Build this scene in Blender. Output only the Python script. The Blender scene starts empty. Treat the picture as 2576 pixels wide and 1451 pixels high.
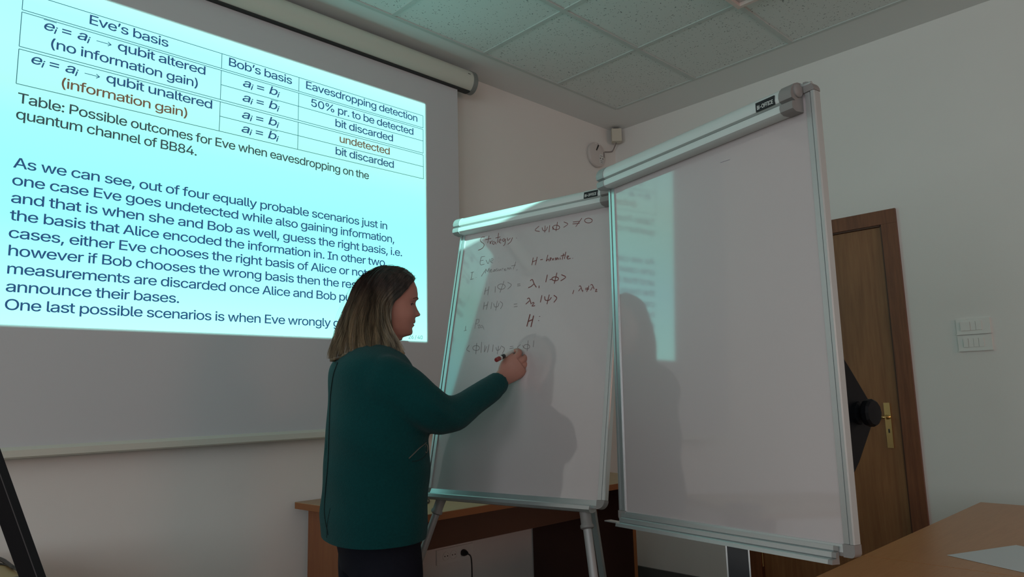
import bpy, bmesh, math, random
import numpy as np
from mathutils import Vector, Matrix
from mathutils.bvhtree import BVHTree
PI = math.pi
random.seed(7)
S = bpy.context.scene
C = S.collection
# ------------------------------------------------------------------ camera
F_PX, CX, CY = 1795.7, 1288.0, 725.5
CAM = Vector((-3.9881, -3.0193, 1.21))
CROT = Matrix(((0.7212844, -0.0833546, -0.6876051), (-0.6921658, -0.1234301, -0.7111058), (-0.0255972, 0.9888463, -0.1467235)))
cd = bpy.data.cameras.new('camera'); cam = bpy.data.objects.new('camera', cd); C.objects.link(cam)
cam.matrix_world = Matrix.Translation(CAM) @ CROT.to_4x4()
cd.sensor_width = 36; cd.lens = F_PX * 36 / 2576; cd.clip_start = 0.05; cd.clip_end = 60
S.camera = cam
# ------------------------------------------------------------------ world, lights, exposure
S.view_settings.view_transform = 'Standard'; S.view_settings.look = 'None'
S.view_settings.gamma = 1.0; S.view_settings.use_curve_mapping = False
S.view_settings.exposure = 0.10
w = bpy.data.worlds.new('world'); S.world = w; w.use_nodes = True
w.node_tree.nodes['Background'].inputs[0].default_value = (0.6, 0.7, 0.8, 1)
w.node_tree.nodes['Background'].inputs[1].default_value = 0.05
ROOM_W, ROOM_D, CEIL = 7.2, 8.0, 3.065; D_BACK = 8.0          # room runs x -7.2..0, y -8..0
def area(name, loc, direction, sx, sy, power, col):
    l = bpy.data.lights.new(name, 'AREA'); l.shape = 'RECTANGLE'; l.size = sx; l.size_y = sy
    l.energy = power; l.color = col
    o = bpy.data.objects.new(name, l); C.objects.link(o); o.location = loc
    o.rotation_euler = Vector(direction).to_track_quat('-Z', 'Y').to_euler(); return o
WINDOWS = (-2.3, -4.6, -6.6)                       # window centres along the left wall
for i, wy in enumerate(WINDOWS):
    area('window_daylight', (-ROOM_W + 0.03, wy, 1.75), (1, 0, -0.05), 1.3, 1.5, 23.0, (0.88, 1.0, 1.06))
SLIDE_X0, SLIDE_X1, SLIDE_Z0, SLIDE_Z1, SLIDE_Y = -3.70, -1.78, 1.488, 2.757, -0.102
PROJ = Vector((-2.75, -4.15, 2.76))                # lens of the ceiling projector
sl = bpy.data.lights.new('projector_beam', 'SPOT'); sl.energy = 1500; sl.color = (0.42, 1.0, 0.90)
sl.spot_size = math.radians(60); sl.spot_blend = 0; sl.shadow_soft_size = 0.01
so = bpy.data.objects.new('projector_beam', sl); C.objects.link(so); so.location = PROJ
so.rotation_euler = (PI/2, 0, 0)                   # looks along +y, local x = world x, local y = world z
sl.use_nodes = True
nt = sl.node_tree; em = [n for n in nt.nodes if n.type == 'EMISSION'][0]
tc = nt.nodes.new('ShaderNodeTexCoord'); sep = nt.nodes.new('ShaderNodeSeparateXYZ'); nt.links.new(tc.outputs['Normal'], sep.inputs[0])
def mth(op, a, b=None):
    n = nt.nodes.new('ShaderNodeMath'); n.operation = op
    for i, v in enumerate((a, b)):
        if v is None: continue
        if isinstance(v, (int, float)): n.inputs[i].default_value = v
        else: nt.links.new(v, n.inputs[i])
    return n.outputs[0]
az = mth('ABSOLUTE', sep.outputs[2]); tx = mth('DIVIDE', sep.outputs[0], az); tz = mth('DIVIDE', sep.outputs[1], az)
dy = SLIDE_Y - PROJ.y
m = mth('MULTIPLY', mth('GREATER_THAN', tx, (SLIDE_X0 - PROJ.x) / dy), mth('LESS_THAN', tx, (SLIDE_X1 - PROJ.x) / dy))
m = mth('MULTIPLY', m, mth('GREATER_THAN', tz, (SLIDE_Z0 - PROJ.z) / dy)); m = mth('MULTIPLY', m, mth('LESS_THAN', tz, (SLIDE_Z1 - PROJ.z) / dy))
nt.links.new(m, em.inputs['Strength'])

area('back_lamp_glow', (-2.2, -D_BACK + 0.10, 1.75), (0.05, 1, -0.10), 1.6, 0.5, 19.0, (1.0, 0.50, 0.38))
# ------------------------------------------------------------------ helpers
def ray(u, v):
    return (CROT @ Vector(((u - CX) / F_PX, -(v - CY) / F_PX, -1))).normalized()
def hit_plane(u, v, n, d):
    r = ray(u, v); n = Vector(n); return CAM + r * ((d - n.dot(CAM)) / n.dot(r))
def empty(name, loc, rotz=0, **kw):
    o = bpy.data.objects.new(name, None); C.objects.link(o); o.location = loc; o.rotation_euler = (0, 0, rotz)
    o.empty_display_size = 0.05
    return tag(o, **kw)
def tag(o, label=None, cat=None, group=None, kind=None):
    if label: o['label'] = label
    if cat: o['category'] = cat
    if group: o['group'] = group
    if kind: o['kind'] = kind
    return o
bpy.context.view_layer.update()
def link(name, me, mat, parent=None, smooth=False, mw=None):
    o = bpy.data.objects.new(name, me); C.objects.link(o)
    if mat is not None: me.materials.clear(); me.materials.append(mat)
    if smooth:
        for p in me.polygons: p.use_smooth = True
    if parent is not None:
        o.parent = parent
    if mw is not None: o.matrix_basis = mw
    return o
def obj(name, bm, mat, parent=None, smooth=False, bevel=0, mw=None):
    if bevel:
        bmesh.ops.bevel(bm, geom=[e for e in bm.edges if len(e.link_faces) == 2 and e.calc_face_angle(0) > 0.5], offset=bevel, segments=2, affect='EDGES', profile=0.5)
    bmesh.ops.recalc_face_normals(bm, faces=bm.faces)
    me = bpy.data.meshes.new(name); bm.to_mesh(me); bm.free()
    o = link(name, me, mat, parent, smooth, mw)
    if smooth:
        me.set_sharp_from_angle(angle=math.radians(40))
    return o
def mesh(name, verts, faces, mat, parent=None, smooth=False):
    me = bpy.data.meshes.new(name); me.from_pydata([tuple(v) for v in verts], [], faces); me.update()
    bm = bmesh.new(); bm.from_mesh(me); bmesh.ops.recalc_face_normals(bm, faces=bm.faces); bm.to_mesh(me); bm.free()
    return link(name, me, mat, parent, smooth)
def box(bm, x0, x1, y0, y1, z0, z1, M=None):
    vs = [Vector((x, y, z)) for x in (x0, x1) for y in (y0, y1) for z in (z0, z1)]
    if M is not None: vs = [M @ v for v in vs]
    v = [bm.verts.new(p) for p in vs]
    for f in ((0,1,3,2),(4,6,7,5),(0,4,5,1),(2,3,7,6),(0,2,6,4),(1,5,7,3)): bm.faces.new([v[i] for i in f])
    return bm
def bx(*a, M=None):
    return box(bmesh.new(), *a, M=M)
def cyl(bm, p0, p1, r0, r1=None, n=20, cap=True):
    p0, p1 = Vector(p0), Vector(p1); r1 = r0 if r1 is None else r1
    q = (p1 - p0).to_track_quat('Z', 'Y').to_matrix()
    rings = []
    for p, r in ((p0, r0), (p1, r1)):
        rings.append([bm.verts.new(p + q @ Vector((r*math.cos(2*PI*i/n), r*math.sin(2*PI*i/n), 0))) for i in range(n)])
    for i in range(n): bm.faces.new((rings[0][i], rings[0][(i+1)%n], rings[1][(i+1)%n], rings[1][i]))
    if cap: bm.faces.new(rings[0][::-1]); bm.faces.new(rings[1])
    return bm
def lathe(bm, c, ax, prof, n=32):
    """prof: list of (r, h) along axis ax from c"""
    q = Vector(ax).to_track_quat('Z', 'Y').to_matrix(); c = Vector(c); rings = []
    for r, h in prof:
        rings.append([bm.verts.new(c + q @ Vector((r*math.cos(2*PI*i/n), r*math.sin(2*PI*i/n), h))) for i in range(n)])
    for a, b in zip(rings, rings[1:]):
        for i in range(n): bm.faces.new((a[i], a[(i+1)%n], b[(i+1)%n], b[i]))
    bm.faces.new(rings[0][::-1]); bm.faces.new(rings[-1]); return bm
def prism(bm, pts, ax, a0, a1):
    """closed polygon pts in the plane normal to axis ax ('x','y','z'), extruded a0..a1"""
    def P(p, a):
        return {'x': (a, p[0], p[1]), 'y': (p[0], a, p[1]), 'z': (p[0], p[1], a)}[ax]
    A = [bm.verts.new(P(p, a0)) for p in pts]; B = [bm.verts.new(P(p, a1)) for p in pts]
    n = len(pts)
    for i in range(n): bm.faces.new((A[i], A[(i+1)%n], B[(i+1)%n], B[i]))
    bm.faces.new(A[::-1]); bm.faces.new(B); return bm
def catmull(pts, k):
    pts = [np.array(p, float) for p in pts]; P = [2*pts[0]-pts[1]] + pts + [2*pts[-1]-pts[-2]]; out = []
    for i in range(1, len(P)-2):
        for j in range(k):
            t = j/k; a, b, c, d = P[i-1], P[i], P[i+1], P[i+2]
            out.append(0.5*((2*b)+(c-a)*t+(2*a-5*b+4*c-d)*t*t+(3*b-a-3*c+d)*t**3))
    out.append(pts[-1]); return out
def tube(bm, pts, rad, n=8, cap=True):
    pts = [Vector(p) for p in pts]; rings = []; up = Vector((0, 0, 1)); prev = None
    for i, p in enumerate(pts):
        t = (pts[min(i+1, len(pts)-1)] - pts[max(i-1, 0)]).normalized()
        if prev is None:
            s = t.cross(up); s = s if s.length > 1e-3 else t.cross(Vector((1, 0, 0)))
        else:
            s = prev - t * prev.dot(t)
        s.normalize(); prev = s; b = t.cross(s); r = rad[i] if hasattr(rad, '__len__') else rad
        rings.append([bm.verts.new(p + (s*math.cos(2*PI*k/n) + b*math.sin(2*PI*k/n))*r) for k in range(n)])
    for a, b in zip(rings, rings[1:]):
        for k in range(n): bm.faces.new((a[k], a[(k+1)%n], b[(k+1)%n], b[k]))
    if cap: bm.faces.new(rings[0][::-1]); bm.faces.new(rings[-1])
    return bm

# ------------------------------------------------------------------ materials
def mat(name, col, rough=0.5, metal=0.0, spec=0.5, bump=0, bscale=200, var=0, vscale=8, coat=0, coat_ior=1.5, coat_rough=0.05, emit=None, estr=1, sheen=0, stretch=None):
    m = bpy.data.materials.new(name); m.use_nodes = True; nt = m.node_tree; b = nt.nodes['Principled BSDF']
    b.inputs['Base Color'].default_value = (*col, 1); b.inputs['Roughness'].default_value = rough
    b.inputs['Metallic'].default_value = metal; b.inputs['Specular IOR Level'].default_value = spec
    b.inputs['Coat Weight'].default_value = coat; b.inputs['Coat IOR'].default_value = coat_ior; b.inputs['Coat Roughness'].default_value = coat_rough
    if sheen: b.inputs['Sheen Weight'].default_value = sheen; b.inputs['Sheen Roughness'].default_value = 0.5
    if emit: b.inputs['Emission Color'].default_value = (*emit, 1); b.inputs['Emission Strength'].default_value = estr
    tc = nt.nodes.new('ShaderNodeTexCoord'); src = tc.outputs['Object']
    if stretch:
        mp = nt.nodes.new('ShaderNodeMapping'); mp.inputs['Scale'].default_value = stretch; nt.links.new(src, mp.inputs[0]); src = mp.outputs[0]
    if var:
        n = nt.nodes.new('ShaderNodeTexNoise'); n.inputs['Scale'].default_value = vscale; n.inputs['Detail'].default_value = 5; nt.links.new(src, n.inputs['Vector'])
        r = nt.nodes.new('ShaderNodeMixRGB'); r.inputs[1].default_value = (*[c*(1-var) for c in col], 1); r.inputs[2].default_value = (*[min(1, c*(1+var)) for c in col], 1)
        nt.links.new(n.outputs[0], r.inputs[0]); nt.links.new(r.outputs[0], b.inputs['Base Color'])
    if bump:
        n = nt.nodes.new('ShaderNodeTexNoise'); n.inputs['Scale'].default_value = bscale; n.inputs['Detail'].default_value = 3; nt.links.new(src, n.inputs['Vector'])
        k = nt.nodes.new('ShaderNodeBump'); k.inputs['Strength'].default_value = bump; k.inputs['Distance'].default_value = 0.002
        nt.links.new(n.outputs[0], k.inputs['Height']); nt.links.new(k.outputs[0], b.inputs['Normal'])
    return m
def wood(name, c1, c2, scale=(18, 18, 1.2), rough=0.4, spec=0.5):
    m = bpy.data.materials.new(name); m.use_nodes = True; nt = m.node_tree; b = nt.nodes['Principled BSDF']
    b.inputs['Roughness'].default_value = rough; b.inputs['Specular IOR Level'].default_value = spec
    tc = nt.nodes.new('ShaderNodeTexCoord'); mp = nt.nodes.new('ShaderNodeMapping'); mp.inputs['Scale'].default_value = scale; nt.links.new(tc.outputs['Object'], mp.inputs[0])
    n1 = nt.nodes.new('ShaderNodeTexNoise'); n1.inputs['Scale'].default_value = 1.6; n1.inputs['Detail'].default_value = 8; n1.inputs['Distortion'].default_value = 1.5; nt.links.new(mp.outputs[0], n1.inputs['Vector'])
    wv = nt.nodes.new('ShaderNodeTexNoise'); wv.inputs['Scale'].default_value = 9; wv.inputs['Detail'].default_value = 4; nt.links.new(mp.outputs[0], wv.inputs['Vector'])
    mx = nt.nodes.new('ShaderNodeMixRGB'); mx.inputs[0].default_value = 0.45; nt.links.new(n1.outputs[0], mx.inputs[1]); nt.links.new(wv.outputs[0], mx.inputs[2])
    cr = nt.nodes.new('ShaderNodeValToRGB'); cr.color_ramp.elements[0].position = 0.36; cr.color_ramp.elements[0].color = (*c1, 1); cr.color_ramp.elements[1].position = 0.62; cr.color_ramp.elements[1].color = (*c2, 1)
    nt.links.new(mx.outputs[0], cr.inputs[0]); nt.links.new(cr.outputs[0], b.inputs['Base Color'])
    return m
M_wall = mat('wall_paint', (0.82, 0.79, 0.755), 0.75, spec=0.3, bump=0.12, bscale=260, var=0.02, vscale=3)
M_ceil = mat('ceiling_paint', (0.80, 0.81, 0.80), 0.8, spec=0.2)
M_floor = mat('floor_lino', (0.22, 0.17, 0.13), 0.45, var=0.2, vscale=10)
M_skirt = mat('skirting_grey', (0.10, 0.10, 0.10), 0.5)
M_screen = mat('screen_fabric', (0.60, 0.60, 0.62), 0.8, spec=0.2)
M_case = mat('case_plastic', (0.62, 0.62, 0.55), 0.4)
M_casecap = mat('case_cap_grey', (0.22, 0.23, 0.22), 0.45)
M_dark = mat('dark_plastic', (0.012, 0.013, 0.016), 0.35)
M_black = mat('matt_black', (0.004, 0.005, 0.007), 0.6, spec=0.2)
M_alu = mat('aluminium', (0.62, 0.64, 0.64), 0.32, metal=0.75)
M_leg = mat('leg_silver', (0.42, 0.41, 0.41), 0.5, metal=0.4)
M_alu_d = mat('aluminium_dark_profile', (0.33, 0.36, 0.36), 0.35, metal=0.6)  # darker aluminium for the back panels and the rear leg
M_hdr = mat('header_silver', (0.66, 0.69, 0.67), 0.4, metal=0.12)
M_cap = mat('grey_plastic', (0.26, 0.24, 0.23), 0.42)
M_board = mat('white_enamel', (0.53, 0.455, 0.455), 0.42, spec=0.4, coat=1.0, coat_ior=2.1, coat_rough=0.05)
M_brass = mat('brass', (0.72, 0.52, 0.22), 0.22, metal=1.0)
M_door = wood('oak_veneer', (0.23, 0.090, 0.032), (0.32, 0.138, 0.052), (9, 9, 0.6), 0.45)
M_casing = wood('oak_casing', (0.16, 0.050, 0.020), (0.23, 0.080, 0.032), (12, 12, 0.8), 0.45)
M_desk = wood('beech_laminate', (0.42, 0.26, 0.13), (0.50, 0.32, 0.17), (1.5, 20, 20), 0.38)
M_deskedge = mat('desk_edge_band', (0.30, 0.11, 0.035), 0.45)
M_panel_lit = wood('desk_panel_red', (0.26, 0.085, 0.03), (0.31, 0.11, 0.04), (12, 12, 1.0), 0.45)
M_panel_shade = mat('desk_panel_shaded', (0.045, 0.014, 0.008), 0.5, var=0.15, vscale=6)  # darkened copy of the panel wood, the inner face's shade put into the colour
M_orange = wood('desk_orange', (0.50, 0.21, 0.075), (0.56, 0.25, 0.10), (1.5, 16, 16), 0.33)
M_paper = mat('paper_white', (0.70, 0.72, 0.74), 0.6)
M_white = mat('white_plastic', (0.84, 0.82, 0.78), 0.35)
M_hole = mat('dark_hole', (0.02, 0.02, 0.02), 0.6)
M_cable = mat('cable_black', (0.012, 0.012, 0.012), 0.45)

# ------------------------------------------------------------------ room shell
def struct(name, bm, m, **k): return tag(obj(name, bm, m, **k), kind='structure')
W, D, H = ROOM_W, ROOM_D, CEIL
struct('floor', bx(-W, 0, -D, 0, -0.1, 0), M_floor)
wf = struct('wall_front', bx(-W, 0, 0, 0.15, 0, H), M_wall)
# right wall with the door opening
bm = bmesh.new(); box(bm, 0, 0.15, -D, -1.725, 0, H); box(bm, 0, 0.15, -0.91, 0, 0, H); box(bm, 0, 0.15, -1.725, -0.91, 2.045, H)
struct('wall_right', bm, M_wall)
struct('wall_back', bx(-W, 0, -D-0.15, -D, 0, H), M_wall)
bm = bmesh.new(); ys = [0.0]
for wy in WINDOWS: ys += [wy + 0.7, wy - 0.7]
ys.append(-D)
for i in range(0, len(ys), 2): box(bm, -W-0.15, -W, ys[i+1], ys[i], 0, H)
for wy in WINDOWS: box(bm, -W-0.15, -W, wy-0.7, wy+0.7, 0, 0.95); box(bm, -W-0.15, -W, wy-0.7, wy+0.7, 2.55, H)
struct('wall_left', bm, M_wall)
M_glass = mat('window_glass_bright', (0.3, 0.3, 0.3), 0.1, emit=(1.0, 0.93, 0.9), estr=0.5)
for i, wy in enumerate(WINDOWS):
    wroot = empty('window_%d' % (i+1), (-W, wy, 0.95), kind='structure')
    bm = bmesh.new()
    for a, b, c, d in ((-0.7, -0.64, 0, 1.6), (0.64, 0.7, 0, 1.6), (-0.64, 0.64, 0, 0.06), (-0.64, 0.64, 1.54, 1.6), (-0.03, 0.03, 0.06, 1.54)): box(bm, -0.10, -0.04, a, b, c, d)
    obj('window_frame', bm, M_white, wroot)
    for s in (-1, 1): obj('pane', bx(-0.075, -0.065, min(s*0.03, s*0.64), max(s*0.03, s*0.64), 0.06, 1.54), M_glass, wroot)
struct('baseboard_right', bx(-0.015, -0.0005, -0.83, -0.016, 0.0, 0.075), M_skirt, bevel=0.003)
struct('baseboard_front', bx(-W, -0.0005, -0.015, -0.0005, 0.0, 0.075), M_skirt, bevel=0.003)
struct('baseboard_back_part', bx(-0.015, -0.0005, -D, -1.82, 0.0, 0.075), M_skirt, bevel=0.003).name = 'baseboard_right.001'

# ceiling: plaster border with a field of lay-in tiles on a metal grid
xs = [-0.328, -0.909]; ysg = [-0.278, -0.872]
while xs[-1] > -W + 0.9: xs.append(xs[-1] - 0.6)
while ysg[-1] > -D + 0.9: ysg.append(ysg[-1] - 0.6)
bm = bmesh.new()
box(bm, -W, 0, ysg[0], 0, H, H+0.06); box(bm, -W, 0, -D, ysg[-1], H, H+0.06)
box(bm, xs[0], 0, ysg[-1], ysg[0], H, H+0.06); box(bm, -W, xs[-1], ysg[-1], ysg[0], H, H+0.06)
box(bm, -W, 0, -D, 0, H+0.06, H+0.12)
ceil = struct('ceiling', bm, M_ceil)
M_tile = mat('mineral_fibre_tile', (0.76, 0.78, 0.76), 0.9, spec=0.1)
nt = M_tile.node_tree; b = nt.nodes['Principled BSDF']
geo = nt.nodes.new('ShaderNodeNewGeometry'); mp = nt.nodes.new('ShaderNodeMapping'); mp.inputs['Scale'].default_value = (1, 1, 0); nt.links.new(geo.outputs['Position'], mp.inputs[0])
nz = nt.nodes.new('ShaderNodeTexNoise'); nz.inputs['Scale'].default_value = 26; nz.inputs['Detail'].default_value = 2
mxv = nt.nodes.new('ShaderNodeMixRGB'); mxv.inputs[0].default_value = 0.035; nt.links.new(mp.outputs[0], mxv.inputs[1]); nt.links.new(mp.outputs[0], nz.inputs['Vector']); nt.links.new(nz.outputs[1], mxv.inputs[2])
masks = []
for sc, rot, off in (((60, 150, 1), 0.5, 0), ((150, 55, 1), 0.3, 3), ((110, 110, 1), 1.0, 7)):
    mp2 = nt.nodes.new('ShaderNodeMapping'); mp2.inputs['Scale'].default_value = sc; mp2.inputs['Rotation'].default_value = (0, 0, rot); mp2.inputs['Location'].default_value = (off, off, 0)
    nt.links.new(mxv.outputs[0], mp2.inputs[0])
    vo = nt.nodes.new('ShaderNodeTexVoronoi'); vo.inputs['Scale'].default_value = 0.8; nt.links.new(mp2.outputs[0], vo.inputs['Vector'])
    lt = nt.nodes.new('ShaderNodeMath'); lt.operation = 'LESS_THAN'; lt.inputs[1].default_value = 0.20; nt.links.new(vo.outputs['Distance'], lt.inputs[0])
    rs = nt.nodes.new('ShaderNodeSeparateColor'); nt.links.new(vo.outputs['Color'], rs.inputs[0])
    gt = nt.nodes.new('ShaderNodeMath'); gt.operation = 'GREATER_THAN'; gt.inputs[1].default_value = 0.74; nt.links.new(rs.outputs[0], gt.inputs[0])
    mu = nt.nodes.new('ShaderNodeMath'); mu.operation = 'MULTIPLY'; nt.links.new(lt.outputs[0], mu.inputs[0]); nt.links.new(gt.outputs[0], mu.inputs[1]); masks.append(mu)
a1 = nt.nodes.new('ShaderNodeMath'); a1.operation = 'MAXIMUM'; nt.links.new(masks[0].outputs[0], a1.inputs[0]); nt.links.new(masks[1].outputs[0], a1.inputs[1])
a2 = nt.nodes.new('ShaderNodeMath'); a2.operation = 'MAXIMUM'; nt.links.new(a1.outputs[0], a2.inputs[0]); nt.links.new(masks[2].outputs[0], a2.inputs[1])
cm = nt.nodes.new('ShaderNodeMixRGB'); cm.inputs[1].default_value = (0.76, 0.78, 0.76, 1); cm.inputs[2].default_value = (0.28, 0.29, 0.29, 1)
nt.links.new(a2.outputs[0], cm.inputs[0]); nt.links.new(cm.outputs[0], b.inputs['Base Color'])
tile_me = {}
def tile(x0, x1, y0, y1):
    key = (round(x0-x1, 3), round(y0-y1, 3))
    if key not in tile_me:
        hx, hy = (x0-x1)/2 - 0.002, (y0-y1)/2 - 0.002
        bm = bx(-hx, hx, -hy, hy, 0.003, 0.018); bmesh.ops.bevel(bm, geom=bm.edges[:], offset=0.003, segments=1, affect='EDGES')
        me = bpy.data.meshes.new('ceiling_tile'); bm.to_mesh(me); bm.free(); tile_me[key] = me
    o = link('ceiling_tile', tile_me[key], None, ceil)
    if not tile_me[key].materials: tile_me[key].materials.append(M_tile)
    o.location = ((x0+x1)/2, (y0+y1)/2, H)
for i in range(len(xs)-1):
    for j in range(len(ysg)-1):
        if (i == 1 and j == 2): continue                 # cell taken by the light fitting
        tile(xs[i], xs[i+1], ysg[j], ysg[j+1])
M_rail = mat('ceiling_grid_metal', (0.58, 0.61, 0.59), 0.5)
for k, x in enumerate(xs): obj('ceiling_rail', bx(x-0.011, x+0.011, ysg[-1], ysg[0], H-0.002 + 0.0004*(k%2), H+0.0035), M_rail, ceil)
for k, y in enumerate(ysg): obj('ceiling_rail', bx(xs[-1], xs[0], y-0.011, y+0.011, H-0.003, H+0.003), M_rail, ceil)
lf = empty('ceiling_light', ((xs[1]+xs[2])/2, (ysg[2]+ysg[3])/2, H-0.02), label='unlit square louvre light fitting set in the tiled ceiling, its corner at the top edge', cat='ceiling light')
bm = bmesh.new(); h = 0.298
for a in ((-h, h, -h, -h+0.02), (-h, h, h-0.02, h), (-h, -h+0.02, -h+0.02, h-0.02), (h-0.02, h, -h+0.02, h-0.02)): box(bm, a[0], a[1], a[2], a[3], -0.006, 0.016)
obj('frame', bm, mat('fitting_pink_lit', (0.75, 0.60, 0.55), 0.4), lf, bevel=0.002)  # pink light falling on the frame is painted into its colour
obj('reflector', bx(-h+0.02, h-0.02, -h+0.02, h-0.02, 0.012, 0.016), M_alu, lf)
for k in range(7):
    t = -h + 0.02 + (k+1)*(2*h-0.04)/8; obj('louvre', bx(-h+0.02, h-0.02, t-0.0015, t+0.0015, -0.004, 0.012), M_alu, lf)

# door in the right wall
dr = empty('door_1', (0, -1.3175, 0), kind='structure')
dl = obj('door_leaf', bx(0.004, 0.044, -0.400, 0.402, 0.006, 2.038), M_door, dr, bevel=0.002)
bm = bmesh.new()
for s0, s1 in ((-0.485, -0.4105), (0.4105, 0.485)): box(bm, -0.018, 0.0, s0, s1, 0, 2.047)
obj('door_casing', bm, M_casing, dr, bevel=0.003)
obj('door_casing', bx(-0.0185, 0.0, -0.485, 0.485, 2.0475, 2.122), M_casing, dr, bevel=0.003)
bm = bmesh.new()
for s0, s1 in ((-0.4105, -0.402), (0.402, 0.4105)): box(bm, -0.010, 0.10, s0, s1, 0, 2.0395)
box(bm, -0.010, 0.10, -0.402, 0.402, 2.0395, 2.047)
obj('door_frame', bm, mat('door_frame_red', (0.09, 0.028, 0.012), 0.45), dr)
hp = obj('door_handle', bx(-0.004, 0.0035, -0.3585, -0.3285, 0.889, 1.118), M_brass, dr, bevel=0.0015)
bm = bmesh.new(); lathe(bm, (-0.004, -0.3435, 1.045), (-1, 0, 0), [(0.012, 0), (0.012, 0.006), (0.008, 0.010), (0.008, 0.045)], 16)
tube(bm, catmull([(-0.045, -0.3435, 1.045), (-0.05, -0.33, 1.046), (-0.05, -0.28, 1.047), (-0.046, -0.235, 1.045)], 5), 0.0075, 10)
obj('lever', bm, M_brass, hp, smooth=True)
obj('keyhole', bx(-0.0048, -0.003, -0.347, -0.340, 0.965, 0.985), M_hole, hp)
for zc in (0.24, 1.05, 1.85):
    bm = bmesh.new(); cyl(bm, (-0.006, 0.4065, zc-0.04), (-0.006, 0.4065, zc+0.04), 0.006, n=12); obj('hinge', bm, M_brass, dr, smooth=True)

# wall switches beside the door
def switch(name, zc, mods, label):
    r = empty(name, (0, -2.089, zc), label=label, cat='light switch', group='light switch plates beside the door')
    bm = bx(-0.010, 0, -0.071, 0.071, -0.035, 0.035); obj('plate', bm, M_white, r, bevel=0.003)
    for a, b_, t in mods: obj('rocker', bx(-0.0145-t, -0.009, a, b_, -0.021, 0.021), M_white, r, bevel=0.0012)
    bm = bx(-0.016, -0.001, -0.073, 0.073, -0.0405, -0.0355); obj('lower_lip', bm, M_white, r, bevel=0.002)
switch('light_switch', 1.480, ((0.011, 0.052, 0.003), (-0.0115, 0.0102, 0), (-0.0365, -0.0125, 0)), 'upper white wall switch plate right of the door, one wide rocker and two narrow')
switch('light_switch', 1.400, ((0.026, 0.046, 0.002), (0.0045, 0.025, 0), (-0.017, 0.0035, 0.001), (-0.0385, -0.018, 0)), 'lower white wall switch plate right of the door, four narrow rockers')

# corner sensor, round alarm and their cable
r = empty('motion_sensor', (-0.07, -0.07, 2.955), PI/4*0+math.atan2(-1, -1)+PI/2, label='small beige box sensor mounted in the ceiling corner', cat='sensor')
obj('housing', bx(-0.034, 0.034, -0.024, 0.024, 0.0, 0.092), mat('beige_plastic', (0.62, 0.58, 0.48), 0.4), r, bevel=0.005)
obj('bracket', bx(-0.02, 0.02, 0.005, 0.02, 0.088, 0.106), M_hole, r)
obj('led', bx(-0.002, 0.002, 0.0235, 0.0248, 0.010, 0.013), M_hole, r)
for c_ in r.children:
    pass
al = empty('round_alarm', (-0.238, 0, 2.838), label='round cream alarm disc on the front wall near the corner', cat='alarm')
bm = bmesh.new(); lathe(bm, (0, 0, 0), (0, -1, 0), [(0.080, 0.0), (0.083, 0.004), (0.088, 0.012), (0.088, 0.022), (0.084, 0.030), (0.070, 0.034), (0.002, 0.036)], 48)
M_alarm = mat('alarm_cream', (0.64, 0.58, 0.55), 0.35); obj('disc', bm, M_alarm, al, smooth=True)
A = Matrix.Translation((-0.006, -0.036, 0.047)) @ Matrix.Rotation(0.55, 4, 'Y')
obj('slot', bx(-0.005, 0.005, -0.001, 0.003, -0.026, 0.024, M=A), M_hole, al)
obj('slot', bx(0.060, 0.066, -0.0345, -0.028, -0.012, 0.030), M_hole, al)
obj('label_plate', bx(0.012, 0.050, -0.0372, -0.034, -0.062, 0.006), mat('alarm_label', (0.7, 0.68, 0.66), 0.4), al)
bm = bmesh.new()
for z in (-0.008, -0.042, -0.054): box(bm, 0.018, 0.044, -0.0378, -0.037, z-0.0012, z+0.0012)
for x in (0.018, 0.043): box(bm, x-0.004, x+0.004, -0.0378, -0.037, -0.030, -0.022)
obj('print_marks', bm, M_hole, al)
for x, z in ((-0.018, 0.074), (0.018, 0.074)):
    bm = bmesh.new(); lathe(bm, (x, -0.032, z), (0, -1, 0), [(0.004, 0), (0.004, 0.003), (0.001, 0.004)], 10); obj('led', bm, mat('led_clear', (0.9, 0.9, 0.9), 0.1), al)
bm = bmesh.new(); tube(bm, catmull([(-0.062, -0.062, 2.957), (-0.045, -0.03, 2.935), (-0.04, -0.006, 2.912), (-0.07, -0.005, 2.900), (-0.12, -0.005, 2.888), (-0.155, -0.005, 2.880)], 6), 0.004, 8)
tag(obj('sensor_cable', bm, mat('cable_grey', (0.25, 0.22, 0.21), 0.5), smooth=True), label='short grey cable joining the corner sensor to the round alarm', cat='cable')

# wall socket behind the desk
sk = empty('wall_socket', (-1.536, 0, 0.398), label='white triple wall socket under the desk with a black plug in it', cat='wall socket')
obj('plate', bx(-0.122, 0.122, -0.010, 0, -0.037, 0.037), M_white, sk, bevel=0.003)
for x in (-0.062, -0.012, 0.05):
    bm = bmesh.new(); lathe(bm, (x, -0.010, 0.0), (0, -1, 0), [(0.023, 0), (0.023, 0.003), (0.0195, 0.003), (0.0185, 0.0005)], 28); so_ = obj('socket_outlet', bm, M_white, sk, smooth=True)
    bm = bmesh.new()
    for dx in (-0.009, 0.009): cyl(bm, (x+dx, -0.0105, 0), (x+dx, -0.0118, 0), 0.003, n=10)
    obj('contact_hole', bm, M_hole, so_)
pc = empty('mains_cable', (-1.505, -0.012, 0.398), label='black power cord plugged into the wall socket and hanging down', cat='cable')
bm = bmesh.new(); lathe(bm, (0.019, 0, 0), (0, -1, 0), [(0.017, 0), (0.017, 0.012), (0.010, 0.030), (0.006, 0.036)], 16); obj('plug', bm, M_cable, pc, smooth=True)
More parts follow.
